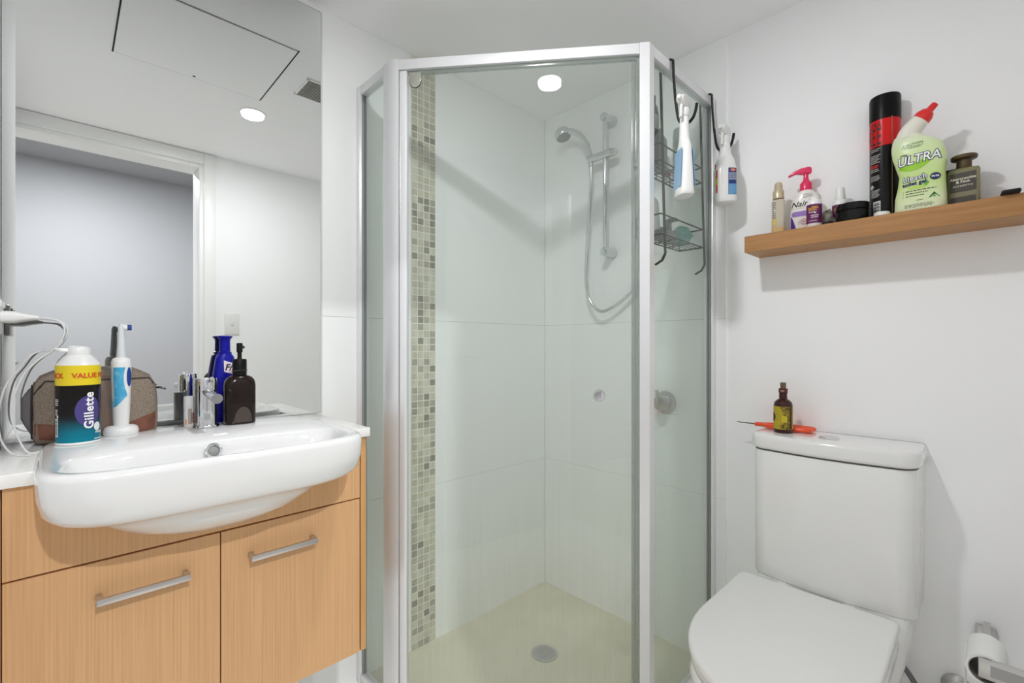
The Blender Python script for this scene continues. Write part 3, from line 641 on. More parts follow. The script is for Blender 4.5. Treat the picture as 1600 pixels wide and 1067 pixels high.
t2 = bottle('conditioner_bottle', 'dark grey bottle in the upper basket near the angled door post', 'bottle', (1.308, yi+.004, 1.6345), 0, [(0, 0, 0, .026, .018, 3), (.004, 0, 0, .028, .02, 3), (.16, 0, 0, .028, .02, 3), (.185, 0, 0, .024, .018, 2.6), (.19, 0, 0, .018, .016, 2.2)], mat('dark_grey_plastic', (72, 74, 72), .35))
MB().lathe([(.016, .19), (.016, .215), (0, .216)], 24).obj('cap', mat('cap_black', (26, 26, 26), .3), t2)
MB().box(-.010, .014, -.0212, -.0204, .11, .155).obj('pale_label', mat('lab_pale', (176, 182, 170), .5), t2, 0)
t2 = bottle('frosted_bottle', 'pale frosted bottle with printed text in the upper basket beside the wall', 'bottle', (1.492, yi-.006, 1.6345), 0, [(0, 0, 0, .029, .02, 3), (.004, 0, 0, .032, .022, 3), (.14, 0, 0, .032, .022, 3), (.165, 0, 0, .029, .02, 3), (.17, 0, 0, .025, .018, 3)], mat('frosted_plastic', (188, 196, 194), .4))
fine(MB(), flat(-.0226), -.022, .016, .15, 9, .011, .004, 5).obj('printed_text', mat('print_grey', (120, 124, 124), .6), t2, 0, fix=False, kind='stuff')
t2 = thing('clear_tumbler', 'clear grey bottle upended in the upper basket centre', 'bottle', (1.372, yi+.010, 1.6345))
MB().lathe([(.02, 0), (.024, .004), (.026, .06), (.024, .10), (.014, .118), (.013, .135), (0, .136)], 28).obj('body', mat('murky_plastic', (140, 146, 142), .3), t2)
t2 = thing('red_cap_tube', 'small white tube with reddish end in upper basket near wall channel', 'tube', (1.437, yi+.02, 1.6345))
MB().loft([(0, 0, 0, .012, .012, 2), (.02, 0, 0, .012, .012, 2), (.07, 0, 0, .018, .006, 2.4), (.075, 0, 0, .018, .003, 2.4)], 24).obj('body', mat('tube_white', (214, 208, 204), .4), t2, 60)
MB().lathe([(.0125, .001), (.0125, .018)], 20).obj('cap', mat('tube_red', (150, 70, 62), .4), t2)
t2 = thing('white_tube', 'white squeeze tube with grey cap standing in the lower basket', 'tube', (1.352, yi+.010, 1.4145), .3)
MB().loft([(.024, 0, 0, .014, .014, 2), (.04, 0, 0, .017, .014, 2.2), (.12, 0, 0, .021, .007, 2.6), (.13, 0, 0, .022, .003, 3)], 24).obj('body', mat('tube_white2', (216, 220, 216), .4), t2, 60)
MB().lathe([(.014, 0), (.015, .023), (0, .024)], 24).obj('cap', mat('cap_grey', (132, 136, 132), .4), t2)
t2 = thing('razor', 'grey razor lying across the lower basket', 'razor', (1.335, yi-.026, 1.418), .0)
MB().tube([(-.05, .03, .004), (0, .0, .022), (.035, -.012, .052)], [.005, .006, .004], 12).obj('handle', mat('razor_grey', (120, 124, 122), .4), t2)
MB().box(.022, .05, -.024, .0, .050, .060, .003).obj('razor_head', mat('razor_head', (96, 100, 98), .4), t2)
t2 = thing('bath_puff', 'pale teal bath puff in the lower basket beside the wall', 'bath puff', (1.497, yi-.004, 1.447))
TEAL = mat('teal_mesh', (132, 184, 176), .8); q = random.Random(4); b = MB()
for k in range(16):
    ax = Vector((q.gauss(0, 1), q.gauss(0, 1), q.gauss(0, 1))).normalized(); p0 = ax.orthogonal().normalized(); p1 = ax.cross(p0); cs = [q.uniform(-.5, .5) for _ in range(3)]
    b.tube([tuple((p0*math.cos(a)+p1*math.sin(a))*(.024+.004*math.sin(5*a+k))+ax*(.010*math.sin(3*a+k)+cs[0]*.02)) for a in [2*PI*j/24 for j in range(25)]], .0055, 6)
b.obj('mesh_ruffle', TEAL, t2, 60)
t2 = thing('soap_bar', 'grey soap dish block on the lower basket centre', 'soap', (1.418, yi+.002, 1.4145))
MB().loft([(0, 0, 0, .03, .02, 3), (.006, 0, 0, .033, .022, 3), (.03, 0, 0, .033, .022, 3), (.036, 0, 0, .028, .018, 3)], 32).obj('bar', mat('soap_grey', (150, 154, 150), .5), t2, 60)
MB().lathe([(.012, .036), (.010, .062), (.008, .075), (0, .076)], 20).obj('pump_neck', mat('pump_grey', (130, 134, 130), .4), t2)

# two trigger spray bottles hanging from the front hooks
WHB = mat('white_bottle', (238, 238, 236), .28, coat=.3)
def trigger_head(t, z, s, ang):
    Z = Matrix.Rotation(ang, 4, 'Z')
    MB().lathe([(.0135, z), (.0145, z+.002), (.0145, z+.020), (.012, z+.024), (.009, z+.028)], 28).obj('screw_collar', PLAST, t)
    prof = [(-.020*s, z+.027), (.018*s, z+.026), (.022*s, z+.040), (.016*s, z+.052), (-.008*s, z+.057), (-.030*s, z+.050), (-.034*s, z+.040), (-.030*s, z+.034)]
    MB().prism(prof, 0, .022, .005, M=Z @ Matrix.Translation((0, .011, 0)) @ Matrix.Rotation(PI/2, 4, 'X'), seg=3).obj('spray_head', PLAST, t, 50)
    MB().lathe([(.006, 0), (.006, .007), (.003, .008)], 16, M=Z @ Matrix.Translation((-.032*s, 0, z+.043)) @ Matrix.Rotation(-s*PI/2, 4, 'Y')).obj('nozzle', PLAST, t)
    MB().tube(catmull([(-.016*s, 0, z+.032), (-.022*s, 0, z+.018), (-.021*s, 0, z+.004), (-.026*s, 0, z-.010)], 4), [.005]*4+[.0045]*4+[.004]*5, 10, M=Z).obj('trigger', PLAST, t)
GR = 'trigger spray bottles hung on the screen'
t = thing('spray_bottle', 'slim white trigger spray bottle with pale blue labels, hung nearer the door', 'bottle', (1.248, YO-.052, 1.497), math.radians(-40), GR)
ss = [(0, 0, 0, .021, .029, 3), (.006, 0, 0, .023, .032, 3), (.014, 0, 0, .021, .031, 3), (.09, 0, 0, .017, .031, 2.6), (.135, 0, 0, .0155, .027, 2.4), (.15, 0, 0, .0145, .020, 2.2), (.16, 0, 0, .0138, .015, 2), (.222, 0, 0, .0115, .0115, 2)]
MB().loft(ss, 36).obj('body', WHB, t, 60)
lb = mat('pale_blue_label', (150, 184, 214), .4)
for s in (-1, 1):
    MB().add([(s*a, y, z) for z, a in ((.022, .0212), (.09, .0178), (.128, .0166)) for y in (-.024, -.010, .010, .024)], [(k*4+i, k*4+i+1, k*4+i+5, k*4+i+4) for k in range(2) for i in range(3)]).obj('side_label', lb, t, 30)
trigger_head(t, .222, 1, math.radians(44))
t = thing('spray_bottle', 'white trigger spray bottle with dark blue label, hung beside the painted wall', 'bottle', (1.502, YO-.064, 1.527), math.radians(-52), GR)
ss = [(0, 0, 0, .028, .022, 3.4), (.005, 0, 0, .031, .025, 3.4), (.012, 0, 0, .032, .026, 3.4), (.105, 0, 0, .032, .026, 3), (.135, 0, 0, .026, .023, 2.6), (.158, 0, 0, .0165, .0165, 2.2), (.19, 0, 0, .0145, .0145, 2)]
MB().loft(ss, 40).obj('body', WHB, t, 60)
Fs = on_loft(ss, .0004); Fs2 = on_loft(ss, .0008)
MB().patch(Fs, .002, .0318, .022, .105, 8, 1).obj('blue_label', mat('label_blue', (36, 60, 128), .4), t, 40, fix=False)
MB().patch(Fs2, .003, .0318, .022, .055, 8, 1).obj('light_blue_panel', mat('label_sky', (104, 158, 206), .4), t, 40, fix=False)
blob(MB(), Fs2, .016, .098, .008, .005).obj('orange_logo', mat('label_orange', (226, 128, 84), .4), t, 0, fix=False)
mb = MB(); fine(mb, on_loft(ss, .001), .004, .029, .086, 4, .006, .0028, 8); mb.obj('label_print', mat('label_print', (214, 220, 232), .5), t, 0, fix=False, kind='stuff')
MB().patch(Fs, -.0318, -.028, .03, .125, 3, 4).obj('side_label', mat('label_red', (206, 70, 50), .4), t, 40, fix=False)
MB().patch(Fs2, -.0318, -.0285, .055, .075, 3, 1).obj('yellow_patch', mat('label_yellow', (226, 200, 60), .4), t, 40, fix=False)
trigger_head(t, .19, 1, math.radians(50))

# ------------------------------------------------------------------ oak shelf and the row of products on it
SZ = 1.4045
tag(MB().box(0, .127, -.565, 0, -.0475, 0, .0008, 1).obj('wall_shelf', WOODH, loc=(1.462, .516, SZ)), 'floating oak shelf on the painted wall above the toilet', 'shelf')
QR = -PI/2
Z0 = SZ+.0002
def P(x, y): return (x, y, Z0)
# gold serum bottle
t = thing('serum_bottle', 'slim clear bottle of golden liquid with champagne cap at the shelf end', 'bottle', P(1.520, .441), QR+.25); t.scale = (1.2, 1.2, 1.0)
MB().loft([(0, 0, 0, .0135, .0135, 4), (.002, 0, 0, .0145, .0145, 4), (.100, 0, 0, .0145, .0145, 4), (.104, 0, 0, .012, .012, 3), (.106, 0, 0, .007, .007, 2)], 32).obj('glass_body', mat('serum_glass', (226, 216, 196), .1, trans=.35, coat=.5), t, 50)
MB().loft([(.003, 0, 0, .0148, .0148, 4), (.022, 0, 0, .0148, .0148, 4)], 32).obj('golden_liquid', mat('serum_gold', (206, 172, 112), .2, coat=.5), t, 50)
MB().lathe([(.007, .106), (.0125, .108), (.0125, .130), (.0095, .134), (.0085, .152), (.006, .156), (0, .156)], 28).obj('cap', mat('champagne', (204, 190, 160), .32, metal=.35), t)
MB().box(-.0118, -.0030, -.0154, -.0149, .026, .046).obj('gold_label', mat('serum_label', (206, 186, 92), .4), t, 0)
fine(MB(), flat(-.0155), -.0118, -.004, .092, 8, .0062, .0024, 11).obj('printed_text', mat('serum_print', (110, 100, 84), .5), t, 0, fix=False, kind='stuff')
# hair removal pump bottle
t = thing('pump_bottle', 'white lotion bottle with bright pink pump on the shelf', 'bottle', P(1.540, .375), QR+.18)
ss = [(0, 0, 0, .037, .019, 3), (.004, 0, 0, .039, .021, 3), (.06, 0, 0, .0385, .021, 2.8), (.092, 0, 0, .035, .020, 2.6), (.108, 0, 0, .028, .0185, 2.4), (.118, 0, 0, .018, .0165, 2.2), (.121, 0, 0, .015, .015, 2)]
MB().loft(ss, 44).obj('body', mat('lotion_white', (234, 230, 224), .3, coat=.3), t, 60)
PK = mat('hot_pink', (226, 36, 92), .3, coat=.3)
MB().lathe([(.0155, .119), (.0155, .141), (.0135, .144), (.0085, .150), (.0065, .156), (.0062, .170), (.0095, .172)], 32).obj('pump_collar', PK, t)
pp = [(.014, .172), (.014, .184), (.008, .188), (-.012, .187), (-.030, .181), (-.044, .171), (-.043, .168), (-.026, .174), (-.012, .170), (-.006, .169), (.010, .169)]
MB().prism(pp, -.0075, .0075, .002, M=Matrix.Rotation(PI/2, 4, 'X')).obj('pump_head', PK, t, 50)
Fn = on_loft(ss, .0005); Fn2 = on_loft(ss, .0009)
mb = MB(); text(mb, Fn, 'Nair', .0225, -.0165, .080, .0003, .35, .04); mb.patch(Fn, -.030, -.004, .068, .0686, 8); mb.obj('brand_lettering', mat('print_ink', (26, 24, 30), .5), t, 0, fix=False, kind='stuff')
mb = MB(); fine(mb, Fn, -.006, .018, .107, 4, .0033, .0014, 13); fine(mb, Fn, -.018, .020, .032, 3, .0045, .0012, 14); mb.obj('small_print', mat('print_soft', (140, 136, 140), .5), t, 0, fix=False, kind='stuff')
blob(MB().patch(Fn, -.028, .026, .045, .060, 14, 2), Fn, -.028, .0525, .006, .0075, PI/2, 3*PI/2).obj('lilac_band', mat('lilac', (150, 118, 190), .4), t, 0, fix=False)
mb = MB()
W = lambda z: .015*max(0, 1-(z-.003)/.046)**.7
mb.add([Fn(-.0365+W(.003+.046*k/8)*i/5, .003+.046*k/8) for k in range(9) for i in range(6)], [(k*6+i, k*6+i+1, k*6+i+7, k*6+i+6) for k in range(8) for i in range(5)])
mb.obj('purple_swoosh', mat('deep_purple', (78, 40, 138), .4), t, 0, fix=False)
mb = MB()
ring = [2*PI*k/20 for k in range(20)]
mb.add([Fn2(-.004+r_*math.cos(a), .029+r_*math.sin(a)) for r_ in (.0085, .0075) for a in ring], [(i, (i+1) % 20, 20+(i+1) % 20, 20+i) for i in range(20)])
text(mb, Fn2, '24', .009, -.004, .029); mb.obj('red_badge', mat('badge_red', (206, 88, 92), .5), t, 0, fix=False, kind='stuff')
# two purple-labelled spray bottles
PUR = mat('label_purple', (98, 24, 84), .35); GOLD = mat('label_gold', (216, 160, 60), .4); LW = mat('label_white', (232, 224, 232), .5)
def purple(loc, rz, label, spray):
    t = thing('purple_label_bottle', label, 'bottle', loc, rz, 'purple-labelled bottles on the shelf')
    MB().lathe([(.017, 0), (.0185, .002), (.0185, .066), (.0165, .073), (.0125, .077)], 40).obj('body', WHB, t)
    if not spray: MB().lathe([(.0128, .077), (.0128, .081), (.011, .083), (0, .083)], 28).obj('cap', PLAST, t)
    else: MB().lathe([(.0128, .077), (.0128, .084), (.012, .088), (.0105, .108), (.009, .111), (0, .1115)], 28).obj('cap', PLAST, t)
    F = cyl(.0189); MB().patch(F, -.026, .026, .010, .062, 20).obj('purple_label', PUR, t, 40, fix=False)
    F = cyl(.0193); mb = MB(); fine(mb, F, -.013, .016, .0495, 1, .004, .0034, 61); fine(mb, F, -.014, .015, .0445, 1, .004, .0034, 62); mb.patch(F, -.004, .010, .054, .0555, 5); mb.obj('gold_lettering', GOLD, t, 0, fix=False, kind='stuff')
    mb = MB(); fine(mb, F, -.006, .014, .030, 2, .005, .0022, 21); fine(mb, F, -.012, .016, .016, 1, .004, .0012, 22); mb.poly(F, [(.004, .036), (.008, .040), (.0, .040)]); mb.patch(F, -.012, .004, .0395, .041, 4); mb.obj('white_print', LW, t, 0, fix=False, kind='stuff')
purple(P(1.491, .343), QR+.1, 'purple-labelled white bottle standing in front of the pink pump bottle', False)
purple(P(1.545, .294), QR+.1, 'purple-labelled white spray bottle half hidden behind the black jar', True)
# crumpled cloth
t = thing('crumpled_cloth', 'small crumpled grey and black cloth between the purple-labelled bottles', 'cloth', P(1.528, .320))
def lump(R0, seed, sc):
    q = random.Random(seed); ph = [q.uniform(0, 6) for _ in range(6)]; R = []
    for i in range(9):
        th = PI*(i+.5)/9; row = []
        for j in range(24):
            a = 2*PI*j/24; r_ = 1+.16*math.sin(3*a+ph[0]+th*2)+.12*math.sin(5*a+ph[1]-th*3)+.1*math.sin(4*th+ph[2]+a)
            row.append((R0*sc[0]*r_*math.sin(th)*math.cos(a), R0*sc[1]*r_*math.sin(th)*math.sin(a), max(0, R0*sc[2]*(1+r_*math.cos(th)))))
        R.append(row)
    return MB().rings(R)
o = lump(.016, 3, (1.3, 1.25, 1.5)).obj('grey_fold', mat('cloth_grey', (160, 153, 143), .9, vary=((96, 90, 82), 70, (1, 1, 1), .4, .65)), t, 70)
o = lump(.009, 8, (1.6, 1.7, .8)).obj('black_fold', mat('cloth_black', (40, 36, 36), .9), t, 70, loc=(-.022, -.006, 0))
# black jar
t = thing('black_jar', 'low glossy black jar with ridged lid in front of the aerosol can', 'jar', P(1.502, .2585))
BJ = mat('jar_black', (12, 11, 12), .14, spec=.3)
MB().lathe([(.0335, 0), (.036, .003), (.036, .028), (.034, .030)], 48).obj('body', BJ, t)
R = []
for z, r0 in ((.030, .0355), (.0315, .037), (.045, .037), (.0475, .0355), (.0475, .0)):
    R.append([(r0*(1+.012*(j % 2 if 0.001 < r0 else 0))*math.cos(2*PI*j/72), r0*(1+.012*(j % 2))*math.sin(2*PI*j/72), z) for j in range(72)])
MB().rings(R).obj('ridged_lid', BJ, t, 30)
# tall aerosol
t = thing('aerosol_can', 'tall black and red aerosol can on the shelf', 'can', P(1.5545, .1976), QR); t.scale = (1., 1., 1.012)
r = .0325
MB().lathe([(r-.003, 0), (r, .003), (r, .006)], 48).obj('base_rim', SATIN, t)
MB().lathe([(r, .006), (r, .262)], 48, c0=False, c1=False).obj('printed_body', grad_z('aerosol_print', [(.0, (20, 18, 18)), (.1905, (15, 13, 13)), (.1915, (208, 28, 30)), (.27, (216, 28, 32))], .28, 0, spec=.22), t)
MB().lathe([(r+.0006, .259), (r+.0006, .318), (r-.001, .323), (r-.006, .325), (0, .325)], 48).obj('cap', mat('aerosol_cap', (14, 13, 13), .35, spec=.15), t)
F = cyl(r+.0006); a0 = math.radians(-62)
FA = cyl(r+.0006, math.radians(-50)); inkm = mat('aerosol_ink', (34, 12, 12), .5)
mb = MB(); text(mb, F, 'EXTRA', .0235, -.0035, .2445, .0001, sx=.55, align='RIGHT'); text(mb, F, 'FREE', .062, -.0035, .2135, .0001, sx=.36, align='RIGHT', space=1.1); mb.obj('dark_lettering', inkm, t, 0, fix=False, kind='stuff')
MB().patch(F, .0180, .0200, .008, .262, 1, 1).obj('seam_line', mat('seam_gold', (146, 128, 92), .35, metal=.5), t, 0, fix=False)
FA2 = cyl(r+.0005, math.radians(-26)); wp = mat('aerosol_print_white', (190, 188, 184), .5)
mb = MB(); fine(mb, FA2, -.016, .010, .184, 2, .0045, .0018, 31); fine(mb, FA2, -.016, .010, .168, 6, .0038, .0018, 32); fine(mb, FA2, -.016, .008, .132, 2, .0045, .0018, 33); fine(mb, FA2, -.016, .010, .115, 4, .0036, .0016, 34); fine(mb, FA2, -.014, .011, .078, 6, .0034, .0018, 36)
mb.poly(FA2, [(-.012, .096), (-.005, .089), (-.012, .082), (-.019, .089)]); mb.obj('white_print', wp, t, 0, fix=False, kind='stuff')
mb = MB(); fine(mb, FA2, -.016, .008, .141, 2, .0042, .0032, 63); mb.obj('red_lettering', mat('aerosol_red', (206, 40, 36), .5), t, 0, fix=False, kind='stuff')
MB().patch(FA2, -.008, .010, .008, .050, 6).obj('barcode_panel', mat('panel_white', (206, 206, 202), .5), t, 40, fix=False)
mb = MB(); q = cyl(r+.0009, math.radians(-26))
for k in range(9): mb.patch(q, -.006, .008, .012+k*.004, .0135+k*.004+(k % 2)*.001, 4)
mb.obj('barcode', mat('bars', (60, 60, 60), .5), t, 40, fix=False, kind='stuff')
# white lid lying in front of the can
t = thing('white_disc', 'small white disc lying at the foot of the aerosol can', 'lid', P(1.481, .1945))
MB().lathe([(.0155, 0), (.0165, .001), (.0165, .008), (.015, .0095), (0, .0095)], 32).obj('disc', PLAST, t)
MB().lathe([(.012, .0095), (.012, .0105), (0, .0107)], 28).obj('raised_top', PLAST, t)
# bleach bottle with a bent neck
t = thing('bleach_bottle', 'pale green bleach bottle with angled white neck and red cap', 'bottle', P(1.4915, .1262), QR-.04); t.scale = (.985, .985, .972)
bs = [(0, .004, 0, .047, .026, 3.2), (.004, .004, 0, .049, .028, 3.2), (.035, .004, 0, .048, .028, 3), (.065, .006, 0, .0445, .028, 2.8), (.090, .007, 0, .043, .028, 2.8), (.115, .005, 0, .0475, .028, 2.8), (.140, .001, 0, .050, .028, 2.8),
      (.158, -.003, 0, .0485, .027, 2.6), (.170, -.007, 0, .0445, .0255, 2.5), (.179, -.0125, 0, .0375, .0255, 2.4), (.186, -.017, 0, .0315, .0265, 2.2), (.191, -.0185, 0, .0283, .027, 2.05)]
gm = grad_z('bleach_print', [(0, (224, 230, 194)), (.03, (216, 228, 178)), (.075, (196, 222, 134)), (.11, (206, 226, 160)), (.16, (212, 230, 176)), (.19, (226, 230, 206)), (.204, (233, 228, 216))], .3, .3)
MB().loft(bs, 48).obj('body', gm, t, 60)
npts = catmull([(-.0187, 0, .1845), (-.0185, 0, .1905), (-.0158, 0, .2005), (-.0095, 0, .2110), (-.002, 0, .2200), (.0065, 0, .2295)], 4)
MB().tube(npts, [.0275-.0098*(k/20)**.85 for k in range(21)], 32).obj('bent_neck', mat('neck_cream', (230, 226, 214), .35), t, 60)
RED = mat('cap_red', (222, 26, 28), .3, coat=.3)
dirn = (Vector(npts[-1])-Vector(npts[-3])).normalized(); Mc = Matrix.Translation(npts[-1]) @ dirn.to_track_quat('Z', 'Y').to_matrix().to_4x4()
MB().lathe([(.0175, -.003), (.0188, -.002), (.0182, .008), (.014, .017), (.0082, .022), (.0074, .036), (.006, .038), (0, .038)], 32, M=Mc).obj('red_cap', RED, t)
Fb = on_loft(bs, .0005); Fb2 = on_loft(bs, .0009); Fb3 = on_loft(bs, .0013)
mb = MB(); n = 20
for k in range(n):
    u0, u1 = k/n, (k+1)/n; X = lambda u: -.034+.077*u
    lo_ = lambda u: .106-.016*math.sin(PI*min(1, u*1.15))*1.0+.016*u; hi_ = lambda u: .113+.020*u-.004*math.sin(PI*u)
    mb.poly(Fb, [(X(u0), lo_(u0)), (X(u1), lo_(u1)), (X(u1), hi_(u1)), (X(u0), hi_(u0))])
mb.obj('lime_swoosh', mat('lime', (150, 200, 44), .4), t, 0, fix=False)
NAVY = mat('navy_ink', (34, 34, 92), .5); INK = mat('dark_ink', (40, 52, 34), .5); LWH = mat('letter_white', (244, 244, 244), .5)
for body, sz, x, z, b0, b1, sh, sx_ in (('ULTRA', .0295, .003, .1240, .0020, .0004, .18, .86), ('bleach', .0170, -.003, .078, .0012, .0001, 0, 1.)):
    nm = 'brand_word' if sz > .02 else 'kind_word'
    text(MB(), Fb2, body, sz, x, z, b0, sh, .06, sx=sx_, space=1.04).obj(nm+'_outline', NAVY, t, 0, fix=False, kind='stuff')
    text(MB(), Fb3, body, sz, x, z, b1, sh, .06, sx=sx_, space=1.04).obj(nm, LWH, t, 0, fix=False, kind='stuff')
text(MB(), Fb2, 'toilet gel', .0128, -.004, .065, .0005, 0, .06).obj('use_line', NAVY, t, 0, fix=False, kind='stuff')
blob(MB(), Fb2, .034, .074, .0095, .0085).obj('navy_badge', NAVY, t, 0, fix=False)
text(MB(), Fb3, '99.9%', .0058, .034, .074, .0002).obj('badge_text', LWH, t, 0, fix=False, kind='stuff')
mb = MB(); text(mb, Fb, 'CAUTION', .0085, -.007, .163, 0, 0, .05); text(mb, Fb, 'coles', .0068, -.024, .1395, .0002)
fine(mb, Fb, -.028, .016, .157, 1, .004, .0013, 41); fine(mb, Fb, -.024, .014, .1535, 1, .004, .0013, 42)
for k in range(3): fine(mb, Fb, -.020, .036-.01*k, .046-k*.0062, 1, .003, .0021, 43+k); mb.poly(Fb, [(-.026, .046-k*.0062), (-.0235, .0482-k*.0062), (-.025, .0452-k*.0062)])
fine(mb, Fb, -.022, .034, .0125, 3, .003, .0011, 47); fine(mb, Fb, 0, .014, .022, 1, .003, .0014, 48); mb.obj('dark_print', INK, t, 0, fix=False, kind='stuff')
MB().patch(Fb, -.016, .016, .0515, .0575, 6).obj('lime_bar', mat('lime_light', (178, 212, 84), .4), t, 0, fix=False)
MB().poly(Fb, [(.022, .024), (.042, .024), (.032, .037)]).obj('green_triangle', mat('tri_green', (30, 92, 40), .5), t, 0, fix=False)
mb = MB(); mb.poly(Fb2, [(.028, .0255), (.036, .0255), (.032, .031)]); mb.poly(Fb, [(.012, .058), (.020, .068), (.024, .062), (.018, .054)]); mb.obj('leaf_mark', mat('leaf_green', (110, 180, 60), .5), t, 0, fix=False, kind='stuff')
# black box behind, perfume, phone
t = thing('black_carton', 'small black carton standing between the bleach and the perfume', 'box', P(1.558, .074), 0)
MB().box(-.012, .012, -.028, .028, 0, .100, .001, 1).obj('carton', mat('carton_black', (18, 18, 24), .4, spec=.25), t)
MB().box(-.0122, .0122, -.0282, .0282, .098, .1008, .0004, 1).obj('end_flap', mat('carton_edge', (44, 44, 54), .4), t)
t = thing('perfume_bottle', 'square glass perfume bottle with bronze disc cap and dark label', 'bottle', P(1.522, .0475), QR-.08)
PG = mat('perfume_glass', (176, 168, 120), .05, trans=.55, coat=.6); DKG = mat('label_bronze', (66, 60, 52), .45)
BR = mat('bronze_cap', (98, 84, 62), .32, metal=.75)
MB().loft([(0, 0, 0, .0275, .0155, 7), (.002, 0, 0, .0285, .0165, 7), (.082, 0, 0, .0285, .0165, 7), (.088, 0, 0, .026, .0145, 6), (.0905, 0, 0, .015, .012, 3)], 48).obj('glass_body', PG, t, 40)
MB().box(-.0215, .0215, -.011, .011, .008, .030, .003).obj('liquid', mat('perfume_liquid', (60, 50, 30), .1), t)
MB().lathe([(.0125, .0905), (.0135, .092), (.0135, .110)], 32).obj('collar', BR, t)
MB().lathe([(.015, .110), (.0225, .112), (.0235, .114), (.0235, .119), (.0215, .1205), (0, .121)], 40).obj('disc_cap', BR, t)
MB().box(-.0225, .0225, -.0176, -.0166, .034, .078).obj('dark_label', DKG, t, 0)
MB().box(-.0215, .0215, -.0174, -.0166, .003, .022).obj('dark_label', DKG, t, 0)
mb = MB(); Ff = flat(-.0180); text(mb, Ff, 'Abercrombie', .0082, 0, .064, .0002); text(mb, Ff, '& Fitch', .0082, 0, .0565, .0002); text(mb, Ff, 'AUTHENTIC', .0052, 0, .047, .0001, space=1.25); mb.obj('cream_lettering', mat('cream_print', (222, 216, 196), .5), t, 0, fix=False, kind='stuff')
t = thing('black_card', 'flat black card case overhanging the shelf edge at the far right', 'case', P(1.486, -.025), QR+.06)
MB().box(-.0145, .0145, -.036, .030, 0, .009, .003).obj('case_body', mat('case_black', (18, 16, 16), .4, spec=.25), t)
MB().box(-.0148, .0148, -.0363, .0303, .0042, .0050).obj('case_seam', BLACKG, t, 0)

# ------------------------------------------------------------------ toilet
TX, TY = XP, .3065
T = thing('toilet', 'white close-coupled toilet with the seat lid closed', 'toilet', (TX, TY, 0), QR)
def drect(x0, x1, yf, yb, rad, bow=.0, n=10, back=.0015):     # plan outline: front corners rounded, slight bow
    pts = [(x1-back, yb), (x0+back, yb), (x0, yb-back)]
    for k in range(n+1):
        a = PI+PI/2*k/n; pts.append((x0+rad+rad*math.cos(a), yf+rad+rad*math.sin(a)))
    for k in range(1, 6): u = k/6; pts.append((x0+rad+(x1-x0-2*rad)*u, yf-bow*math.sin(PI*u)))
    for k in range(n+1):
        a = 3*PI/2+PI/2*k/n; pts.append((x1-rad+rad*math.cos(a), yf+rad+rad*math.sin(a)))
    pts.append((x1, yb-back)); return pts
MB().prism(drect(-.1795, .1835, -.166, -.0006, .045, .012), .432, .784, .003).obj('cistern', CER, T, 40)
MB().prism(drect(-.1860, .1900, -.173, -.0006, .050, .013), .7875, .8300, .011, seg=5).obj('cistern_lid', CER, T, 40)
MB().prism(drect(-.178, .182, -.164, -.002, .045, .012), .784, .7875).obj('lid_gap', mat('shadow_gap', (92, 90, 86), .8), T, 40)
bt = MB().lathe([(.024, .830), (.024, .8315), (.022, .833), (.020, .833)], 36, .0, -.108); bt.obj('flush_ring', CHROME, T)
hb = [(.0195*math.cos(a), .0195*math.sin(a)) for a in [PI*k/14 for k in range(15)]]
MB().prism([(x*1.0, y+.0007-.108) for x, y in hb], .831, .8345, .0006).obj('flush_button', CHROME, T)
MB().prism([(x*1.0, -y-.0007-.108) for x, y in hb][::-1], .831, .8345, .0006).obj('flush_button', CHROME, T)
def dlid(cx, hw, yb, yc, a, s=1., n=26, rb=.02):
    pts = [(cx+hw*s-rb, yb), (cx-hw*s+rb, yb)]
    for k in range(1, 6): q_ = PI/2*k/5; pts.append((cx-hw*s+rb-rb*math.sin(q_), yb-rb+rb*math.cos(q_)))
    for k in range(n+1):
        t_ = PI*k/n; pts.append((cx-hw*s*math.cos(t_), yc-a*s*math.sin(t_)))
    for k in range(1, 5): q_ = PI/2*k/5; pts.append((cx+hw*s-rb+rb*math.cos(q_), yb-rb+rb*math.sin(q_)))
    return pts
CXL = -.0190; YC = 1.145-TX; YBK = 1.4005-TX
MB().prism(dlid(CXL, .1780, YBK, YC, .254), .416, .4362, .008, seg=4).obj('seat_lid', SEATP, T, 50)
MB().prism(dlid(CXL, .1760, YBK, YC, .252, .985), .399, .4152, .005, seg=3).obj('seat_ring', SEATP, T, 50)
# pan: lofted skirt from the floor to the rim, with a flat deck below the cistern
def pan(z, hw, yf, yb, p): return sell(z, CXL*.6, (yf+yb)/2, hw, (yb-yf)/2, p, 60)
MB().rings([pan(0, .125, -.60, -.01, 4), pan(.015, .122, -.597, -.01, 4), pan(.10, .116, -.585, -.012, 4), pan(.20, .118, -.595, -.012, 4), pan(.29, .140, -.635, -.010, 3.6), pan(.355, .162, -.672, -.006, 3.2), pan(.385, .170, -.685, -.004, 3.2), pan(.397, .166, -.680, -.004, 3.2), pan(.3985, .14, -.65, -.01, 3)]).obj('pan', CER, T, 60)
MB().rings([sell(z, .001, -.0875, hw, .0845, 6, 60) for z, hw in ((.05, .130), (.15, .134), (.24, .146), (.31, .160), (.37, .169), (.425, .171), (.431, .166))]).obj('pan_back', CER, T, 60)
for x in (CXL-.075, CXL+.075): MB().lathe([(.016, .399), (.016, .425), (.014, .428), (0, .4285)], 24, x, -.182).obj('seat_hinge', SEATP, T)

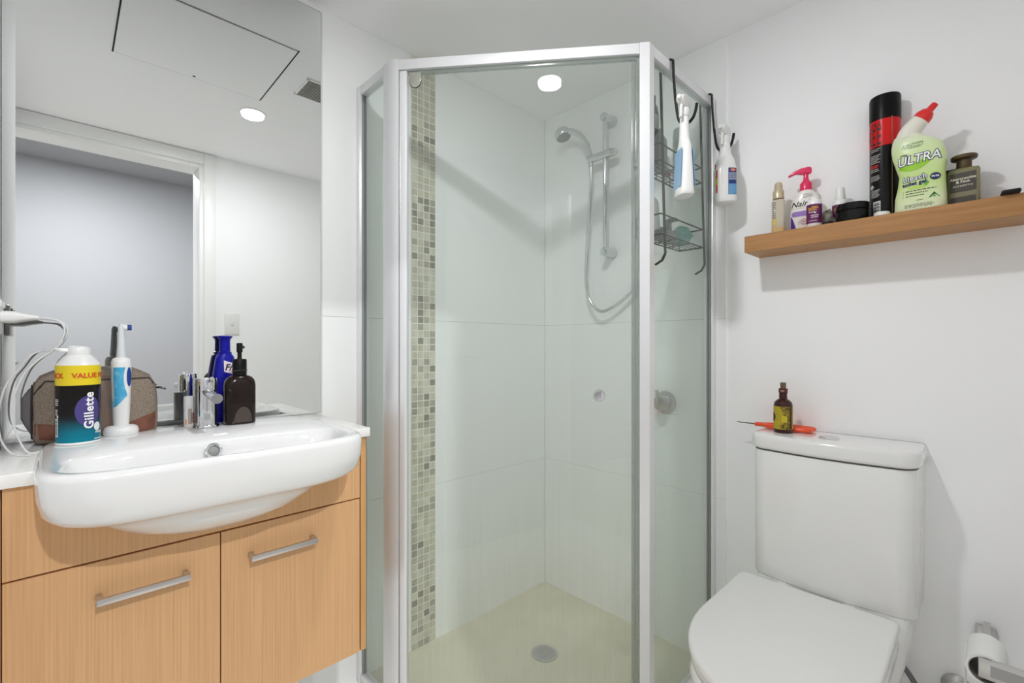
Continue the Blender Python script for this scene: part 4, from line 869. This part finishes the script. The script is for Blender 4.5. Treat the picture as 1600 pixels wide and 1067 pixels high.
# on the cistern
t = thing('amber_bottle', 'amber glass bottle with yellow sunburst label and cork on the cistern', 'bottle', (1.490, .420, .8302), QR-.15)
AMB = mat('amber_glass', (54, 16, 9), .08, spec=.4)
MB().lathe([(.0215, 0), (.024, .003), (.024, .078), (.022, .087), (.016, .093), (.0105, .097), (.0102, .113)], 40).obj('glass_body', AMB, t)
MB().lathe([(.0098, .113), (.0115, .114), (.0115, .125), (.0098, .1265)], 32).obj('neck_band', mat('band_maroon', (84, 26, 18), .4), t)
mb = MB(); fine(mb, cyl(.0118), -.003, .009, .1185, 1, .003, .0024, 65); mb.obj('band_lettering', mat('band_print', (220, 190, 170), .5), t, 0, fix=False, kind='stuff')
MB().lathe([(.0072, .1265), (.0076, .143), (0, .1432)], 24).obj('cork', mat('cork', (112, 92, 72), .9, bump=(300, .4)), t)
MB().lathe([(.0244, .011), (.0244, .076)], 48, c0=False, c1=False).obj('paper_label', mat('label_olive', (178, 158, 34), .5, vary=((160, 140, 26), 40, (1, 1, 1), .4, .7)), t)
F = cyl(.0247, 0); mb = MB(); q = random.Random(9)
for k in range(420):
    x, z = q.uniform(.004, .034), q.uniform(.012, .075); dd = math.hypot(x+.014, z-.045)
    if dd > .026 and q.random() < min(1, (dd-.024)/.012): s = q.uniform(.0006, .0011); mb.poly(F, [(x-s, z-s), (x+s, z-s), (x+s, z+s), (x-s, z+s)])
mb.obj('stippled_print', mat('print_brown', (58, 24, 12), .5), t, 0, fix=False, kind='stuff')
mb = MB(); blob(mb, F, -.022, .045, .011, .013); mb.patch(F, .0285, .036, .012, .076, 4); mb.obj('dark_sun', mat('print_dark', (40, 20, 14), .5), t, 0, fix=False, kind='stuff')
mb = MB(); F = cyl(.0250, 0)
for k in range(24):
    a = 2*PI*k/24; c, s_ = math.cos(a), math.sin(a); mb.poly(F, [(-.022+.013*c-.0005*s_, .045+.0145*s_+.0005*c), (-.022+.022*c, .045+.022*s_), (-.022+.013*c+.0005*s_, .045+.0145*s_-.0005*c)])
mb.patch(F, .008, .020, .031, .049, 5); mb.obj('yellow_print', mat('print_yellow', (224, 206, 50), .5), t, 0, fix=False, kind='stuff')
mb = MB(); fine(mb, cyl(.0253, 0), .0095, .0185, .0455, 5, .0034, .0011, 51); mb.obj('small_print', mat('print_brown2', (90, 70, 20), .5), t, 0, fix=False, kind='stuff')
t = thing('scissors', 'closed orange-handled scissors lying behind the amber bottle', 'scissors', (1.535, .43, .8304), QR)
ORG = mat('orange_plastic', (236, 78, 24), .35, coat=.2)
mb = MB().prism([(-.135, .001), (-.075, -.004), (-.070, .005)], .008, .0095, .0003).prism([(-.130, .003), (-.075, -.001), (-.070, .008)], .0062, .0077, .0003)
mb.obj('blade', mat('blade_steel', (120, 120, 122), .25, metal=.9), t)
def handle(y0, bow):
    P_ = catmull([(-.078, y0*.3, .0085), (-.055, y0*.6, .0085), (-.03, y0+bow, .0085), (.02, y0+bow*1.5, .0085), (.066, y0+bow*1.1, .0085), (.072, y0, .0085), (.066, y0-bow*.6, .0085), (.02, y0-bow*.7, .0085), (-.02, y0-bow*.2, .0085), (-.055, y0*.4, .0085)], 5)
    return MB().tube(P_, .0058, 10)
handle(.014, .009).obj('handle', ORG, t, 60); handle(-.014, -.009).obj('handle', ORG, t, 60)

# ------------------------------------------------------------------ roll holder, roll, stop valve
t = thing('roll_holder', 'satin metal toilet roll holder on the painted wall', 'holder', (XP, .012, .430))
MB().box(-.010, 0, -.018, .018, -.066, -.021, .003).obj('wall_plate', SATIN, t)
MB().strap([(-.004, -.002, -.030), (-.022, -.002, -.030), (-.034, -.002, -.022), (-.046, -.002, .004), (-.058, -.002, .007), (-.234, -.002, .007)], .012, .008, (0, 1, 0)).obj('arm', SATIN, t)
MB().box(-.240, -.228, -.135, .010, -.030, .011, .003).obj('front_bar', SATIN, t)
MB().box(-.2406, -.2398, -.115, -.008, -.021, .002).obj('bar_inset', mat('inset_grey', (166, 166, 166), .4, metal=.6), t, 0)
t = thing('toilet_roll', 'nearly finished white toilet roll on the metal holder', 'toilet roll', (1.405, .010, .4158))
PAPER = mat('tissue', (238, 238, 236), .95, bump=(200, .15)); MXr = Matrix.Rotation(PI/2, 4, 'Y')
def ringtube(ro, ri, L, m, name):
    n = 44; R = [[(r_*math.cos(2*PI*j/n), r_*math.sin(2*PI*j/n), z) for j in range(n)] for r_, z in ((ri, -L/2), (ro, -L/2), (ro, L/2), (ri, L/2), (ri, -L/2))]
    return MB().rings(R, False, False, M=MXr).obj(name, m, t, 40)
ringtube(.031, .0265, .102, PAPER, 'paper'); ringtube(.0262, .0250, .101, mat('card_core', (150, 146, 140), .9), 'card_core')
MB().strap([(0, .0312*math.cos(a), .0312*math.sin(a)) for a in [-PI*.5+PI*.5*k/6 for k in range(6, -1, -1)]][::-1] and [(0, .0314, .0), (0, .0316, -.03), (0, .031, -.07), (0, .0318, -.105)], .1, .0007).obj('loose_sheet', PAPER, t, 60)
t = thing('stop_valve', 'chrome cistern stop valve with round wall flange beside the toilet', 'valve', (XP, .062, .236))
MB().lathe([(.030, 0), (.030, .003), (.024, .010), (.012, .014), (.012, .04), (0, .041)], 36, M=MX).obj('wall_flange', SATIN, t)
MB().lathe([(.008, -.02), (.011, -.018), (.011, .02), (.008, .024)], 20, M=Matrix.Translation((-.034, 0, 0))).obj('valve_body', CHROME, t)
MB().tube(catmull([(-.034, .0, -.02), (-.036, .006, -.05), (-.040, .03, -.058), (-.046, .06, -.03), (-.052, .085, .012), (-.058, .11, .05)], 6), .0065, 10).obj('braided_hose', mat('braid', (120, 120, 120), .5, metal=.6), t)
